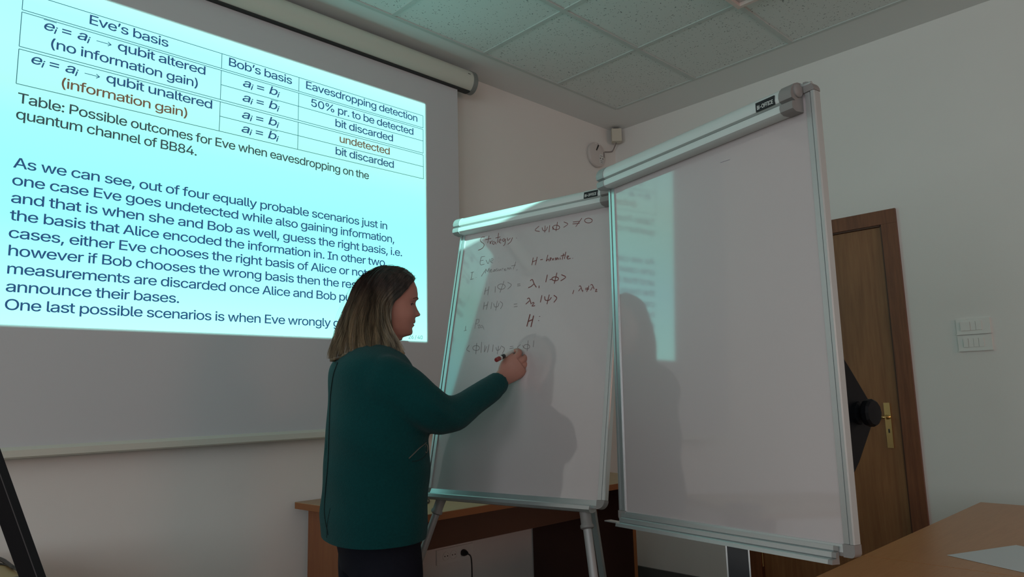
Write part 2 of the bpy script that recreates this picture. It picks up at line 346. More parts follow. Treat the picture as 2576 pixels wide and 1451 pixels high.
bm = bmesh.new(); tube(bm, catmull([(0.019, -0.034, 0), (0.03, -0.05, -0.02), (0.035, -0.05, -0.10), (0.036, -0.045, -0.25), (0.05, -0.06, -0.385), (0.2, -0.1, -0.392)], 6), 0.0035, 8); obj('cord', bm, M_cable, pc, smooth=True)

# ------------------------------------------------------------------ projection screen with the projected slide
ps = empty('projection_screen', (-2.77, -0.102, 1.045), label='pull-down projection screen on the front wall showing a text slide', cat='projection screen')
PSI = Vector((-2.77, -0.102, 1.045))
def loc(bm, o=PSI): bmesh.ops.translate(bm, vec=-o, verts=bm.verts); return bm
prof = [(-0.102-0.055*math.cos(a)*(1 if abs(math.cos(a)) > 0 else 1), 2.972+0.064*math.sin(a)) for a in [2*PI*k/28 for k in range(28)]]
obj('case', loc(prism(bmesh.new(), prof, 'x', -4.16, -1.475)), M_case, ps, smooth=True)
prof2 = [(-0.102+(y+0.102)*1.05, 2.972+(z-2.972)*1.05) for y, z in prof]
for x0, x1 in ((-4.19, -4.16), (-1.475, -1.445)): obj('end_cap', loc(prism(bmesh.new(), prof2, 'x', x0, x1)), M_casecap, ps, smooth=True)
obj('case_sticker', loc(bx(-1.515, -1.497, -0.1535, -0.150, 2.985, 2.997)), M_hole, ps)
obj('case_slot', loc(bx(-4.1, -1.48, -0.125, -0.085, 2.9055, 2.912)), M_hole, ps)
for x in (-3.9, -1.75): obj('wall_bracket', loc(bx(x-0.02, x+0.02, -0.06, -0.0005, 2.95, 3.0)), M_casecap, ps)
obj('fabric', loc(bx(-4.08, -1.552, -0.1015, -0.1005, 1.075, 2.91)), M_screen, ps)
bar = [(-0.086, 1.040), (-0.112, 1.040), (-0.119, 1.046), (-0.119, 1.068), (-0.109, 1.079), (-0.086, 1.079)]
obj('bottom_bar', loc(prism(bmesh.new(), bar, 'x', -4.09, -1.545)), M_case, ps)
M_slide = bpy.data.materials.new('projected_light'); M_slide.use_nodes = True; nt = M_slide.node_tree
for n in list(nt.nodes): nt.nodes.remove(n)
out = nt.nodes.new('ShaderNodeOutputMaterial'); em = nt.nodes.new('ShaderNodeEmission'); nt.links.new(em.outputs[0], out.inputs[0])
geo = nt.nodes.new('ShaderNodeNewGeometry'); sep = nt.nodes.new('ShaderNodeSeparateXYZ'); nt.links.new(geo.outputs['Position'], sep.inputs[0])
mr = nt.nodes.new('ShaderNodeMapRange'); mr.inputs['From Min'].default_value = SLIDE_Z0; mr.inputs['From Max'].default_value = SLIDE_Z1; nt.links.new(sep.outputs[2], mr.inputs[0])
cr = nt.nodes.new('ShaderNodeValToRGB'); nt.links.new(mr.outputs[0], cr.inputs[0])
SL = [(0.0, (0.548, 1.581, 1.395)), (0.1, (0.473, 1.488, 1.349)), (0.3, (0.35, 1.256, 1.228)), (0.45, (0.341, 1.209, 1.069)), (0.58, (0.369, 1.163, 0.967)), (0.68, (0.435, 1.116, 0.911)), (0.8, (0.454, 1.163, 1.023)), (0.92, (0.435, 1.163, 1.069)), (1.0, (0.511, 1.256, 1.116))]
e = cr.color_ramp.elements
e[0].position = 0; e[0].color = (*SL[0][1], 1); e[1].position = 1; e[1].color = (*SL[-1][1], 1)
for p_, c_ in SL[1:-1]: q = e.new(p_); q.color = (*c_, 1)
nt.links.new(cr.outputs[0], em.inputs[0]); em.inputs[1].default_value = 1.0
slide = obj('projected_slide', loc(bx(SLIDE_X0, SLIDE_X1, -0.1024, -0.1018, SLIDE_Z0, SLIDE_Z1)), M_slide, ps)

# glyph outlines (units of 1/1000 em, polygons extracted from the Inter font)
GLYPHS = {'%': '676;175,283 146,286 121,297 101,314 86,335 78,360 75,388 75,412 78,440 87,464 101,486 121,503 146,513 175,517 206,513 230,503 250,486 264,464 273,440 276,412 276,388 273,360 264,335 250,314 230,297 205,286|175,327 198,332 212,346 221,365 223,388 223,412 221,435 213,454 198,468 175,473 153,468 138,454 130,435 127,412 127,388 130,365 138,346 153,332|501,-10 471,-6 446,5 426,21 412,43 403,68 400,95 400,120 403,147 412,172 427,194 447,210 471,221 501,225 531,221 556,210 576,194 590,172 598,147 601,120 601,95 598,68 589,43 575,21 555,5 531,-6|501,35 523,39 538,53 546,73 549,95 549,120 546,142 538,162 524,176 501,180 479,176 464,162 456,142 453,120 453,95 455,73 464,53 479,39|132,0 482,509 540,509 191,0', '(': '273;89,207 92,264 101,324 109,364 119,403 132,441 153,494 177,539 236,539 212,485 191,428 174,370 161,313 154,258 151,207 154,161 160,115 172,67 188,16 202,-19 218,-57 236,-96 177,-96 150,-46 128,4 111,55 99,106 92,156', ')': '273;37,-96 56,-56 72,-18 86,18 102,69 113,116 120,162 122,207 119,258 112,313 99,370 82,428 62,485 37,539 97,539 121,494 142,441 154,403 164,364 173,323 181,264 184,207 182,156 174,104 161,53 144,3 123,-47 97,-96', ',': '188;38,-119 68,71 137,71 84,-119', '-': '453;337,244 337,188 114,188 114,244', '.': '188;95,-4 78,-1 63,9 53,24 50,41 53,59 63,73 78,83 95,87 113,83 128,73 138,59 141,41 138,24 128,9 113,-1', '/': '249;235,533 71,-76 14,-76 178,533', '0': '453;227,-7 174,1 130,24 95,62 69,113 57,155 50,202 48,254 50,306 57,353 69,395 95,447 130,484 174,508 227,516 279,508 323,484 358,447 384,395 396,353 403,306 405,254 403,202 396,155 384,113 359,62 323,24 279,1|227,50 261,56 290,74 313,103 330,144 340,194 344,254 340,314 330,365 313,405 290,435 261,453 227,460 192,453 163,435 140,405 123,365 113,314 109,254 113,194 123,144 140,103 163,74 192,56', '2': '453;64,0 64,47 234,229 282,282 299,305 311,327 318,348 320,371 317,397 308,419 293,436 273,449 250,457 224,460 196,457 172,447 153,433 139,413 130,390 127,362 66,362 71,405 86,442 111,473 143,496 182,511 225,516 268,511 306,497 337,474 361,445 376,411 381,372 378,345 371,318 357,290 336,259 306,223 267,180 153,60 153,57 389,57 389,0', '4': '453;40,105 40,158 247,509 311,509 109,166 109,163 413,163 413,105|282,0 282,121 282,146 282,318 343,318 343,0', '5': '453;221,-7 178,-2 140,11 108,32 83,60 66,93 60,130 122,130 127,108 138,89 154,73 173,60 196,52 221,50 250,53 276,64 298,82 314,104 324,131 328,162 324,193 314,221 297,244 275,262 248,273 218,277 192,275 167,268 145,258 128,246 67,253 96,509 366,509 366,452 151,452 134,301 136,301 155,315 178,325 203,331 229,334 263,330 294,321 321,306 345,285 364,260 379,231 388,199 391,163 385,117 369,76 343,41 309,15 268,-1', '6': '453;226,-7 182,-1 142,15 109,40 84,74 69,115 64,162 68,199 80,239 102,285 137,340 252,509 322,509 151,261 145,261 165,288 196,307 214,312 235,314 278,309 316,295 346,271 370,240 384,201 389,157 384,112 368,73 343,39 310,14 271,-2|226,48 254,52 279,63 299,79 314,101 324,128 327,157 324,187 314,213 299,235 279,251 254,262 226,265 198,262 174,252 153,235 138,214 128,188 125,158 128,128 138,102 153,79 174,63 198,52', '8': '453;226,-7 178,-2 136,11 101,33 74,62 57,96 52,135 55,166 65,195 81,220 101,241 125,256 153,265 153,267 119,282 93,308 76,342 70,380 75,417 90,450 114,477 146,498 184,511 226,516 269,511 306,498 337,477 361,450 377,417 382,380 376,342 359,308 333,282 300,267 300,265 327,256 351,241 372,220 387,195 397,166 401,135 395,96 378,62 352,33 317,11 275,-2|226,49 258,52 285,60 307,74 323,91 333,113 337,139 333,165 322,189 305,208 283,223 256,232 226,235 196,232 169,223 147,208 130,189 119,165 115,139 119,113 129,91 145,74 167,60 195,52|226,290 252,292 274,300 293,313 307,330 316,351 319,376 316,399 308,420 294,437 275,449 252,457 226,460 200,457 177,449 159,437 145,420 136,399 133,376 136,351 145,330 159,313 178,300 201,292', ':': '188;95,-4 78,-1 63,9 53,24 50,41 53,59 63,73 78,83 95,87 113,83 128,73 138,59 141,41 138,24 128,9 113,-1|95,271 78,274 63,284 53,299 50,316 53,334 63,349 78,359 95,362 113,359 128,349 138,334 141,316 138,299 128,284 113,274', '=': '453;72,245 72,301 381,301 381,245|72,97 72,153 381,153 381,97', 'A': '480;16,0 201,509 276,509 463,0 395,0 287,302 264,372 232,478 245,478 213,371 191,302 85,0|110,142 110,199 370,199 370,142', 'B': '456;60,0 60,509 241,509 289,504 329,491 359,469 381,442 394,410 398,374 395,344 387,320 373,301 356,286 336,275 315,267 315,262 339,257 363,245 385,227 402,203 414,173 418,136 413,100 400,67 377,39 344,18 301,4 247,0|125,57 245,57 296,63 330,80 349,105 355,137 352,161 342,184 327,203 306,218 279,228 248,231 125,231|125,285 238,285 265,288 288,296 308,309 323,326 333,348 336,372 330,403 313,429 283,446 240,452 125,452', 'C': '510;267,-7 225,-3 186,7 150,25 119,49 92,79 70,115 53,157 44,203 40,254 44,305 53,352 70,393 92,429 119,459 150,484 186,501 225,512 267,516 305,513 340,504 373,490 402,471 427,447 448,418 463,385 473,348 408,348 401,373 389,395 375,413 357,428 337,440 315,449 292,454 267,456 223,450 184,432 150,403 125,364 109,314 103,254 109,194 125,145 151,105 184,76 223,59 267,53 292,55 315,60 337,69 357,81 375,96 389,114 401,136 408,160 473,160 463,124 448,91 428,62 402,38 373,19 341,5 305,-4', 'E': '419;60,0 60,509 372,509 372,452 125,452 125,286 355,286 355,229 125,229 125,57 375,57 375,0', 'F': '410;60,0 60,509 369,509 369,452 125,452 125,278 346,278 346,221 125,221 125,0', 'I': '300;31,0 31,57 118,57 118,452 31,452 31,509 269,509 269,452 183,452 183,57 269,57 269,0', 'O': '533;267,-7 225,-3 186,7 150,25 119,49 92,79 70,115 53,157 44,203 40,254 44,305 53,352 70,393 92,429 119,459 150,484 186,501 225,512 267,516 309,512 348,501 384,484 415,459 442,429 464,393 480,352 490,305 493,254 490,203 480,157 464,115 442,79 415,49 384,25 348,7 309,-3|267,53 310,59 349,76 383,105 408,144 425,194 430,254 425,314 408,365 383,404 349,433 310,450 267,456 223,450 184,433 151,404 125,364 109,314 103,254 109,194 125,144 151,105 184,76 223,59', 'P': '445;60,0 60,509 235,509 289,503 332,487 366,462 390,430 404,391 409,348 404,304 390,265 366,233 332,207 289,191 235,186 109,186 109,242 233,242 269,246 297,256 318,272 333,294 342,319 344,348 342,376 333,402 318,423 297,439 268,449 232,452 125,452 125,0', 'T': '449;32,452 32,509 417,509 417,452 257,452 257,0 193,0 193,452', 'a': '389;160,-9 126,-5 94,5 68,22 48,45 35,73 30,108 34,138 43,161 58,179 78,193 100,203 125,211 178,220 234,227 265,235 276,255 276,257 273,279 267,297 256,311 240,322 220,329 196,331 171,329 149,322 118,301 100,274 41,291 57,322 79,346 104,364 133,375 163,382 194,384 239,379 263,372 286,360 306,343 322,320 333,290 337,251 337,0 277,0 277,52 272,52 252,25 236,12 215,1 190,-6|170,45 202,49 228,59 248,74 263,93 272,115 276,138 276,190 259,182 231,176 200,171 175,168 134,159 117,150 103,139 95,124 92,105 94,87 102,72 114,61 130,52 149,47', 'b': '424;229,-8 198,-5 172,4 153,17 138,31 118,59 112,59 112,0 53,0 53,509 114,509 114,319 118,319 137,346 152,360 171,373 197,381 229,384 274,378 313,361 345,332 370,293 385,245 390,189 385,133 370,84 346,45 313,16 274,-2|220,47 253,51 279,66 301,88 316,117 325,151 328,189 325,227 316,261 301,290 280,311 253,325 220,330 188,325 161,312 140,291 125,263 116,229 113,189 116,150 125,115 140,86 162,65 188,51', 'c': '396;207,-8 159,-2 117,16 82,46 56,85 40,133 34,187 40,243 56,291 82,330 117,360 159,378 207,384 234,383 260,377 284,368 305,356 324,341 340,322 353,301 362,277 303,262 290,289 270,311 242,325 207,330 173,325 145,310 124,287 108,258 99,224 96,187 99,151 108,117 124,89 145,66 173,51 207,46 243,52 271,66 292,89 304,117 363,102 354,78 341,56 325,37 306,21 285,9 261,-1 235,-6', 'd': '424;195,-8 151,-2 111,16 79,45 55,84 39,133 34,189 39,245 55,293 79,332 112,361 151,378 196,384 228,381 253,373 272,360 287,346 306,319 311,319 311,509 372,509 372,0 313,0 313,59 307,59 287,31 272,17 252,4 227,-5|205,47 236,51 263,65 284,86 299,115 309,150 312,189 309,229 300,263 284,291 263,312 237,325 205,330 172,325 145,311 124,290 108,261 99,227 96,189 99,151 109,117 124,88 145,66 172,51', 'e': '404;212,-8 161,-2 117,16 82,46 56,85 40,132 34,187 39,242 55,290 81,329 115,359 157,378 205,384 236,382 266,374 294,361 319,341 341,315 357,282 368,242 371,194 371,169 75,169 75,221 338,221 310,202 307,237 298,269 283,294 263,314 237,326 205,330 173,326 146,313 125,294 109,270 99,241 96,211 96,178 100,139 110,106 128,80 151,61 179,50 212,46 234,48 254,53 271,61 285,73 297,88 306,105 365,91 353,63 335,39 311,19 283,4 249,-5', 'f': '254;228,379 228,327 6,327 6,379|81,0 81,432 84,461 96,486 113,505 135,519 161,527 187,530 222,527 243,521 227,468 215,472 195,474 171,470 154,460 145,443 142,419 142,0', 'g': '425;207,-151 168,-148 134,-140 105,-127 82,-110 64,-91 51,-69 101,-41 122,-66 136,-78 154,-88 178,-95 207,-97 249,-92 282,-75 304,-47 311,-6 311,68 306,68 287,41 272,28 252,16 227,8 195,5 152,10 113,27 80,53 55,90 39,136 34,191 39,246 55,293 80,332 112,361 152,378 196,384 228,382 253,373 273,360 288,346 308,319 313,319 313,379 372,379 372,-9 367,-54 350,-90 324,-117 291,-136 251,-147|205,59 237,63 264,75 285,95 300,121 309,154 312,193 309,231 300,264 285,291 264,312 237,325 205,330 172,325 145,312 124,290 109,262 99,229 96,193 99,155 109,123 124,96 145,76 172,63', 'h': '410;114,227 114,0 53,0 53,509 114,509 114,287 102,287 124,332 152,362 187,379 227,384 264,380 295,369 321,349 341,321 353,285 357,240 357,0 296,0 296,235 290,275 273,304 246,323 210,329 184,326 161,317 141,303 126,283 117,257', 'i': '167;53,0 53,379 114,379 114,0|84,443 67,446 54,455 44,468 41,483 44,499 54,512 67,521 84,524 100,521 114,512 123,499 126,483 123,468 114,455 100,446', 'j': '167;53,379 114,379 114,-30 111,-63 102,-90 86,-113 65,-129 37,-139 4,-143 -10,-143 -10,-87 2,-87 25,-83 40,-72 50,-54 53,-29|83,443 67,446 53,455 44,468 41,483 44,499 53,512 67,521 83,524 100,521 114,512 123,499 126,483 123,468 114,455 100,446', 'k': '381;110,137 110,212 121,212 284,379 360,379 184,199 177,199|53,0 53,509 114,509 114,0|294,0 148,186 191,229 372,0', 'l': '189;139,-2 101,3 74,20 58,47 53,84 53,509 114,509 114,99 115,77 120,62 130,54 146,52 160,53 170,54 181,3 162,-1', 'm': '610;53,0 53,379 112,379 112,295 108,295 118,323 132,346 151,363 172,376 195,384 219,386 257,380 287,361 309,331 321,295 312,295 322,321 337,343 357,361 381,375 407,383 437,386 468,383 497,372 522,354 541,328 553,296 557,255 557,0 496,0 496,254 490,289 473,313 447,326 419,330 395,328 374,320 358,307 345,290 338,270 335,247 335,0 274,0 274,260 269,288 253,311 229,326 199,330 178,328 158,320 140,307 126,289 117,266 114,238 114,0', 'n': '410;114,227 114,0 53,0 53,379 112,379 112,287 102,287 124,332 152,362 187,379 227,384 264,380 295,369 321,349 341,321 353,285 357,240 357,0 296,0 296,235 290,275 273,304 246,323 210,329 184,326 161,317 141,303 126,283 117,257', 'o': '415;207,-8 159,-2 117,16 82,46 56,85 40,133 34,187 40,243 56,291 82,330 117,360 159,378 207,384 256,378 299,360 333,330 359,291 376,243 381,187 376,133 359,85 333,46 299,16 256,-2|207,46 242,51 270,66 292,89 307,117 316,151 319,187 316,224 307,258 292,287 270,310 242,325 207,330 173,325 145,310 124,287 108,258 99,224 96,187 99,151 108,117 124,89 145,66 173,51', 'p': '424;53,-143 53,379 112,379 112,319 118,319 137,346 152,360 171,373 197,381 229,384 274,378 313,361 345,332 370,293 385,245 390,189 385,133 370,84 346,45 313,16 274,-2 229,-8 198,-5 173,4 153,17 138,31 118,59 114,59 114,-143|220,47 253,51 279,66 301,88 316,117 325,151 328,189 325,227 316,261 301,290 280,311 253,325 220,330 188,325 161,312 140,291 125,263 116,229 113,189 116,150 125,115 140,86 162,65 188,51', 'q': '424;372,-143 311,-143 311,59 306,59 287,31 272,17 252,4 227,-5 195,-8 151,-2 111,16 79,45 55,84 39,133 34,189 39,245 55,293 79,332 112,361 151,378 196,384 228,381 253,373 272,360 287,346 307,319 313,319 313,379 372,379|205,47 236,51 263,65 284,86 299,115 309,150 312,189 309,229 300,263 284,291 263,312 237,325 205,330 172,325 145,311 124,290 108,261 99,227 96,189 99,151 109,117 124,88 145,66 172,51', 'r': '259;53,0 53,379 112,379 112,321 115,321 130,347 152,367 181,380 213,385 229,384 243,384 243,322 230,324 207,326 182,323 159,315 140,301 126,284 117,262 114,237 114,0', 's': '365;182,-8 145,-5 112,3 84,18 62,38 45,63 36,94 94,107 105,79 124,60 150,49 181,45 217,50 244,62 262,81 268,103 265,121 254,136 237,147 212,155 149,170 104,186 72,208 53,237 47,274 51,305 65,332 87,354 115,370 149,381 187,384 223,381 254,372 279,358 299,339 314,316 324,290 268,277 258,298 243,316 219,328 187,333 156,329 131,317 114,299 109,277 112,258 124,243 144,232 172,223 229,209 275,194 306,171 325,142 331,107 326,75 312,47 290,24 260,6 223,-5', 't': '227;204,379 204,327 6,327 6,379|65,471 126,471 126,98 128,76 136,61 150,53 170,50 185,51 202,54 213,2 192,-3 168,-4 125,2 92,21 72,52 65,93', 'u': '410;182,-5 146,-1 115,11 89,31 69,59 57,95 53,139 53,379 114,379 114,144 119,105 137,75 164,56 200,50 226,53 249,62 268,77 283,97 293,122 296,153 296,379 357,379 357,0 298,0 298,92 307,92 286,47 257,17 222,0', 'v': '389;163,0 17,379 84,379 165,155 187,87 206,21 184,21 203,87 224,155 305,379 371,379 226,0', 'w': '567;138,0 23,379 87,379 133,214 154,137 175,41 165,41 186,135 206,214 252,379 316,379 362,214 382,136 402,41 391,41 413,135 434,214 480,379 545,379 429,0 368,0 319,172 305,225 291,280 277,338 291,338 277,280 263,225 248,172 199,0', 'y': '389;47,-139 61,-86 71,-87 104,-89 118,-84 130,-74 141,-58 151,-36 163,-1 17,379 84,379 165,155 187,87 206,21 184,21 202,87 224,155 305,379 371,379 204,-58 191,-85 177,-107 159,-124 139,-136 117,-143 91,-145 65,-143', '’': '177;52,318 82,509 151,509 98,318', ' ': '188;'}
def emat(name, c):
    m = bpy.data.materials.new(name); m.use_nodes = True; nt = m.node_tree
    for n in list(nt.nodes): nt.nodes.remove(n)
    out = nt.nodes.new('ShaderNodeOutputMaterial'); e_ = nt.nodes.new('ShaderNodeEmission'); e_.inputs[0].default_value = (*[v*0.93 for v in c], 1); nt.links.new(e_.outputs[0], out.inputs[0]); return m
TRACK = -0.038
def thin(pts):
    out = []
    for p in pts:
        if not out or math.hypot(p[0]-out[-1][0], p[1]-out[-1][1]) > 0.012: out.append(p)
    if math.hypot(out[0][0]-out[-1][0], out[0][1]-out[-1][1]) < 0.012: out.pop()
    return out
def glyph(ch):
    a, rest = GLYPHS[ch].split(';'); return int(a)/1000, [thin([tuple(int(v)/1000 for v in p.split(',')) for p in s.split(' ')]) for s in rest.split('|') if s]
def garea(p): return sum(p[k-1][0]*p[k][1] - p[k][0]*p[k-1][1] for k in range(len(p)))/2
def embolden(p, w_):
    out = []; n = len(p)
    for k in range(n):
        a_, b_, c_ = p[k-1], p[k], p[(k+1) % n]
        d1 = (b_[0]-a_[0], b_[1]-a_[1]); d2 = (c_[0]-b_[0], c_[1]-b_[1]); l1 = math.hypot(*d1) or 1; l2 = math.hypot(*d2) or 1
        n1 = (d1[1]/l1, -d1[0]/l1); n2 = (d2[1]/l2, -d2[0]/l2); m_ = (n1[0]+n2[0], n1[1]+n2[1]); q = m_[0]*n1[0]+m_[1]*n1[1]
        k_ = w_/max(q, 0.5); out.append((b_[0]+m_[0]*k_, b_[1]+m_[1]*k_))
    return out
from mathutils.geometry import delaunay_2d_cdt
def winding(pt, poly):
    n = 0
    for k in range(len(poly)):
        (x1, y1), (x2, y2) = poly[k-1], poly[k]
        if (y1 > pt[1]) != (y2 > pt[1]) and pt[0] < (x2-x1)*(pt[1]-y1)/(y2-y1)+x1: n += 1 if y2 > y1 else -1
    return n
def fill(contours, w_):
    """non-zero fill of (possibly self-overlapping) outlines"""
    if not contours: return [], []
    if garea(max(contours, key=lambda c: abs(garea(c)))) < 0: contours = [c[::-1] for c in contours]
    loops = [embolden(c, w_) for c in contours]; V, E_ = [], []
    for l_ in loops:
        b0 = len(V); V += [Vector(p) for p in l_]; E_ += [(b0+k, b0+(k+1) % len(l_)) for k in range(len(l_))]
    v_, _, f_, *_r = delaunay_2d_cdt(V, E_, [], 0, 1e-6)
    T_ = []
    for t in f_:
        c = (sum(v_[k].x for k in t)/len(t), sum(v_[k].y for k in t)/len(t))
        if sum(winding(c, l_) for l_ in loops) != 0: T_.append(tuple(t))
    return [(v.x, v.y) for v in v_], T_
FILLED = {}; KDBG = False
def text_mesh(name, runs, fit, mat_, parent, to3d, extra_polys=(), weight=0.007):
    """runs: (text, scale, dy, shear); fit=(em height, x0, x1) along the line; to3d maps flat (x, y) to 3D"""
    size, x0, x1 = fit; V, T_ = [], []; cur = 0
    for txt, sc, dy, sh in runs:
        for ch in txt:
            a, sp = glyph(ch)
            if (ch, weight) not in FILLED: FILLED[(ch, weight)] = fill(sp, weight)
            v_, t_ = FILLED[(ch, weight)]; b0 = len(V)
            V += [(cur + (x + sh*y)*sc, y*sc + dy) for x, y in v_]; T_ += [tuple(b0+k for k in t) for t in t_]
            cur += (a + TRACK)*sc
    for s in extra_polys:
        v_, t_ = fill([s], 0); b0 = len(V); V += v_; T_ += [tuple(b0+k for k in t) for t in t_]
    xmin = min(p[0] for p in V); xmax = max(p[0] for p in V); k = (x1-x0)/(xmax-xmin)
    if KDBG: print('K', k, size, runs[0][0][:12])
    me = bpy.data.meshes.new(name); me.from_pydata([to3d(x0+(x-xmin)*k, y*size) for x, y in V], [], T_); me.update()
    t = link(name, me, mat_, parent); t['kind'] = 'stuff'; return t
NAVY = emat('slide_ink_navy', (0.030, 0.085, 0.21)); BROWN = emat('slide_ink_brown', (0.16, 0.095, 0.065)); GREY = emat('slide_ink_grey', (0.14, 0.36, 0.34)); OLIVE = emat('slide_ink_dark', (0.045, 0.075, 0.09))
def srow(s, x0, x1, z, m=NAVY, size=0.0725, runs=None, extra=()):
    text_mesh('slide_text', runs or [(s, 1, 0, 0)], (size, x0, x1), m, slide, lambda x, y: (x - PSI.x, -0.1030 - PSI.y, z + y - PSI.z), extra_polys=extra)
rows = [("As we can see, out of four equally probable scenarios just in", -3.568, -2.020, 2.036, NAVY),
 ("one case Eve goes undetected while also gaining information,", -3.567, -1.978, 1.974, NAVY),
 ("and that is when she and Bob as well, guess the right basis, i.e.", -3.566, -1.931, 1.911, NAVY),
 ("the basis that Alice encoded the information in. In other two", -3.566, -2.033, 1.849, NAVY),
 ("cases, either Eve chooses the right basis of Alice or not", -3.565, -2.135, 1.787, NAVY),
 ("however if Bob chooses the wrong basis then the results", -3.562, -2.100, 1.725, NAVY),
 ("measurements are discarded once Alice and Bob publicly", -3.561, -2.085, 1.662, NAVY),
 ("announce their bases.", -3.561, -2.995, 1.600, NAVY),
 ("One last possible scenarios is when Eve wrongly guesses", -3.560, -2.100, 1.538, NAVY),
 ("Table: Possible outcomes for Eve when eavesdropping on the", -3.570, -2.127, 2.273, OLIVE),
 ("quantum channel of BB84.", -3.571, -2.951, 2.213, OLIVE),
 ("Eve’s basis", -3.365, -3.080, 2.644, NAVY), ("(no information gain)", -3.483, -2.958, 2.507, NAVY), ("(information gain)", -3.441, -2.995, 2.367, BROWN),
 ("Bob’s basis", -2.832, -2.540, 2.644, NAVY), ("Eavesdropping detection", -2.470, -1.831, 2.645, NAVY),
 ("50% pr. to be detected", -2.443, -1.857, 2.566, NAVY), ("bit discarded", -2.315, -1.985, 2.500, NAVY), ("undetected", -2.291, -2.005, 2.426, BROWN), ("bit discarded", -2.312, -1.980, 2.361, NAVY)]
for s, a, b_, z, m_ in rows: srow(s, a, b_, z, m_)
srow("26 / 40", -1.894, -1.806, 1.498, GREY, 0.036)
arrow = lambda x: [[(x, 0.168), (x+0.50, 0.168), (x+0.41, 0.085), (x+0.435, 0.060), (x+0.57, 0.186), (x+0.435, 0.312), (x+0.41, 0.287), (x+0.50, 0.204), (x, 0.204)]]
def barp(x, w_, y): return [(x, y), (x+w_, y), (x+w_, y+0.034), (x, y+0.034)]
def eq_row(z, x0, x1, left, barred, tail):
    ad = lambda t, sc=1: sum(glyph(c)[0] + TRACK for c in t)*sc
    wl = ad(left) + ad('i', .7) + ad(' =')+ad(' a') + ad('i', .7)+ad(' ')
    runs = [(left, 1, 0, .2), ('i', .7, -.09, .2), (' = ', 1, 0, 0), ('a', 1, 0, .2), ('i', .7, -.09, .2), (' '*7 + tail, 1, 0, 0)]
    extra = arrow(wl + 0.13)
    if barred: extra = extra + [barp(0.03, 0.44, 0.50)]
    srow('', x0, x1, z, NAVY, 0.0725, runs, extra)
eq_row(2.571, -3.511, -2.929, 'e', True, 'qubit altered'); eq_row(2.430, -3.539, -2.896, 'e', False, 'qubit unaltered')
for z, bar_ in ((2.569, 0), (2.502, 1), (2.425, 0), (2.361, 1)):
    ad = sum(glyph(c)[0] + TRACK for c in 'a = ') + (glyph('i')[0] + TRACK)*.7
    srow('', -2.768, -2.597, z, NAVY, 0.0725, [('a', 1, 0, .2), ('i', .7, -.09, .2), (' = ', 1, 0, 0), ('b', 1, 0, .2), ('i', .7, -.09, .2)], [barp(ad+0.13, 0.34, 0.556)] if bar_ else ())
bm = bmesh.new()
def rl(x0, x1, z0, z1): box(bm, x0-PSI.x, x1-PSI.x, -0.1032-PSI.y, -0.1026-PSI.y, z0-PSI.z, z1-PSI.z)
t = 0.0012
for x0, z in ((-3.578, 2.688), (-3.578, 2.621), (-3.578, 2.612), (-2.863, 2.548), (-3.578, 2.481), (-3.578, 2.471), (-2.863, 2.407), (-3.578, 2.341)): rl(x0, -1.794, z-t, z+t)
for z0, z1 in ((2.621, 2.688), (2.481, 2.612), (2.341, 2.471)):
    for x in (-3.578, -2.863, -2.506, -1.794): rl(x-t, x+t, z0, z1)
obj('table_rules', bm, emat('rule_line', (0.045, 0.13, 0.20)), slide)

# ceiling projector (outside the view, but it throws the beam)
pj = empty('ceiling_projector', (PROJ.x, PROJ.y, PROJ.z), label='white ceiling projector on a short pole facing the screen', cat='projector')
obj('housing', bx(-0.17, 0.10, -0.29, -0.03, -0.05, 0.06), M_white, pj, bevel=0.012)
bm = bmesh.new(); lathe(bm, (0, -0.04, 0), (0, 1, 0), [(0.035, 0), (0.035, 0.025), (0.03, 0.027)], 24); obj('lens', bm, M_dark, pj, smooth=True)
bm = bmesh.new(); cyl(bm, (-0.03, -0.16, 0.06), (-0.03, -0.16, H-PROJ.z-0.003), 0.02); obj('pole', bm, M_white, pj, smooth=True)

wl_ = empty('wall_lamp', (-2.2, -D_BACK, 1.75), label='long warm wall lamp on the back wall behind the viewer', cat='lamp')
obj('lamp_body', bx(-0.84, 0.84, 0.0, 0.06, -0.29, 0.29), M_white, wl_, bevel=0.01)
obj('diffuser', bx(-0.80, 0.80, 0.0605, 0.075, -0.25, 0.25), mat('lamp_diffuser', (0.8, 0.5, 0.4), 0.5, emit=(1.0, 0.45, 0.3), estr=1.5), wl_)

# ------------------------------------------------------------------ desks
de = empty('teacher_desk', (-1.65, -0.40, 0), label='long brown desk against the front wall behind the far flip chart', cat='desk')
O = Vector((-1.65, -0.40, 0))
TOPZ = 0.768
top = [(-2.445, -0.02), (-2.375, -0.765), (-0.97, -0.785), (-0.90, -0.75), (-0.80, -0.56), (-0.775, -0.44), (-0.79, -0.38), (-1.02, -0.02)]
bm = prism(bmesh.new(), [(x-O.x, y-O.y) for x, y in top], 'z', TOPZ-0.002, TOPZ); obj('top_laminate', bm, M_desk, de)
bm = prism(bmesh.new(), [(x-O.x, y-O.y) for x, y in top], 'z', TOPZ-0.028, TOPZ-0.002); obj('desktop', bm, M_deskedge, de, bevel=0.002)
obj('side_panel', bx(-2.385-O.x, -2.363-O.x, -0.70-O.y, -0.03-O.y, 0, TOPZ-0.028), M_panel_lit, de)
bm = bx(-0.965-O.x, -0.943-O.x, -0.725-O.y, -0.012-O.y, 0, TOPZ-0.028); sp_ = obj('side_panel', bm, M_panel_shade, de)
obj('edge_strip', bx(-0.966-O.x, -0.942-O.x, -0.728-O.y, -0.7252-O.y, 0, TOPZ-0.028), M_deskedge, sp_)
obj('modesty_panel', bx(-2.363-O.x, -0.965-O.x, -0.50-O.y, -0.482-O.y, 0.570, TOPZ-0.028), mat('modesty_brown', (0.10, 0.040, 0.020), 0.45, var=0.1, vscale=5), de)
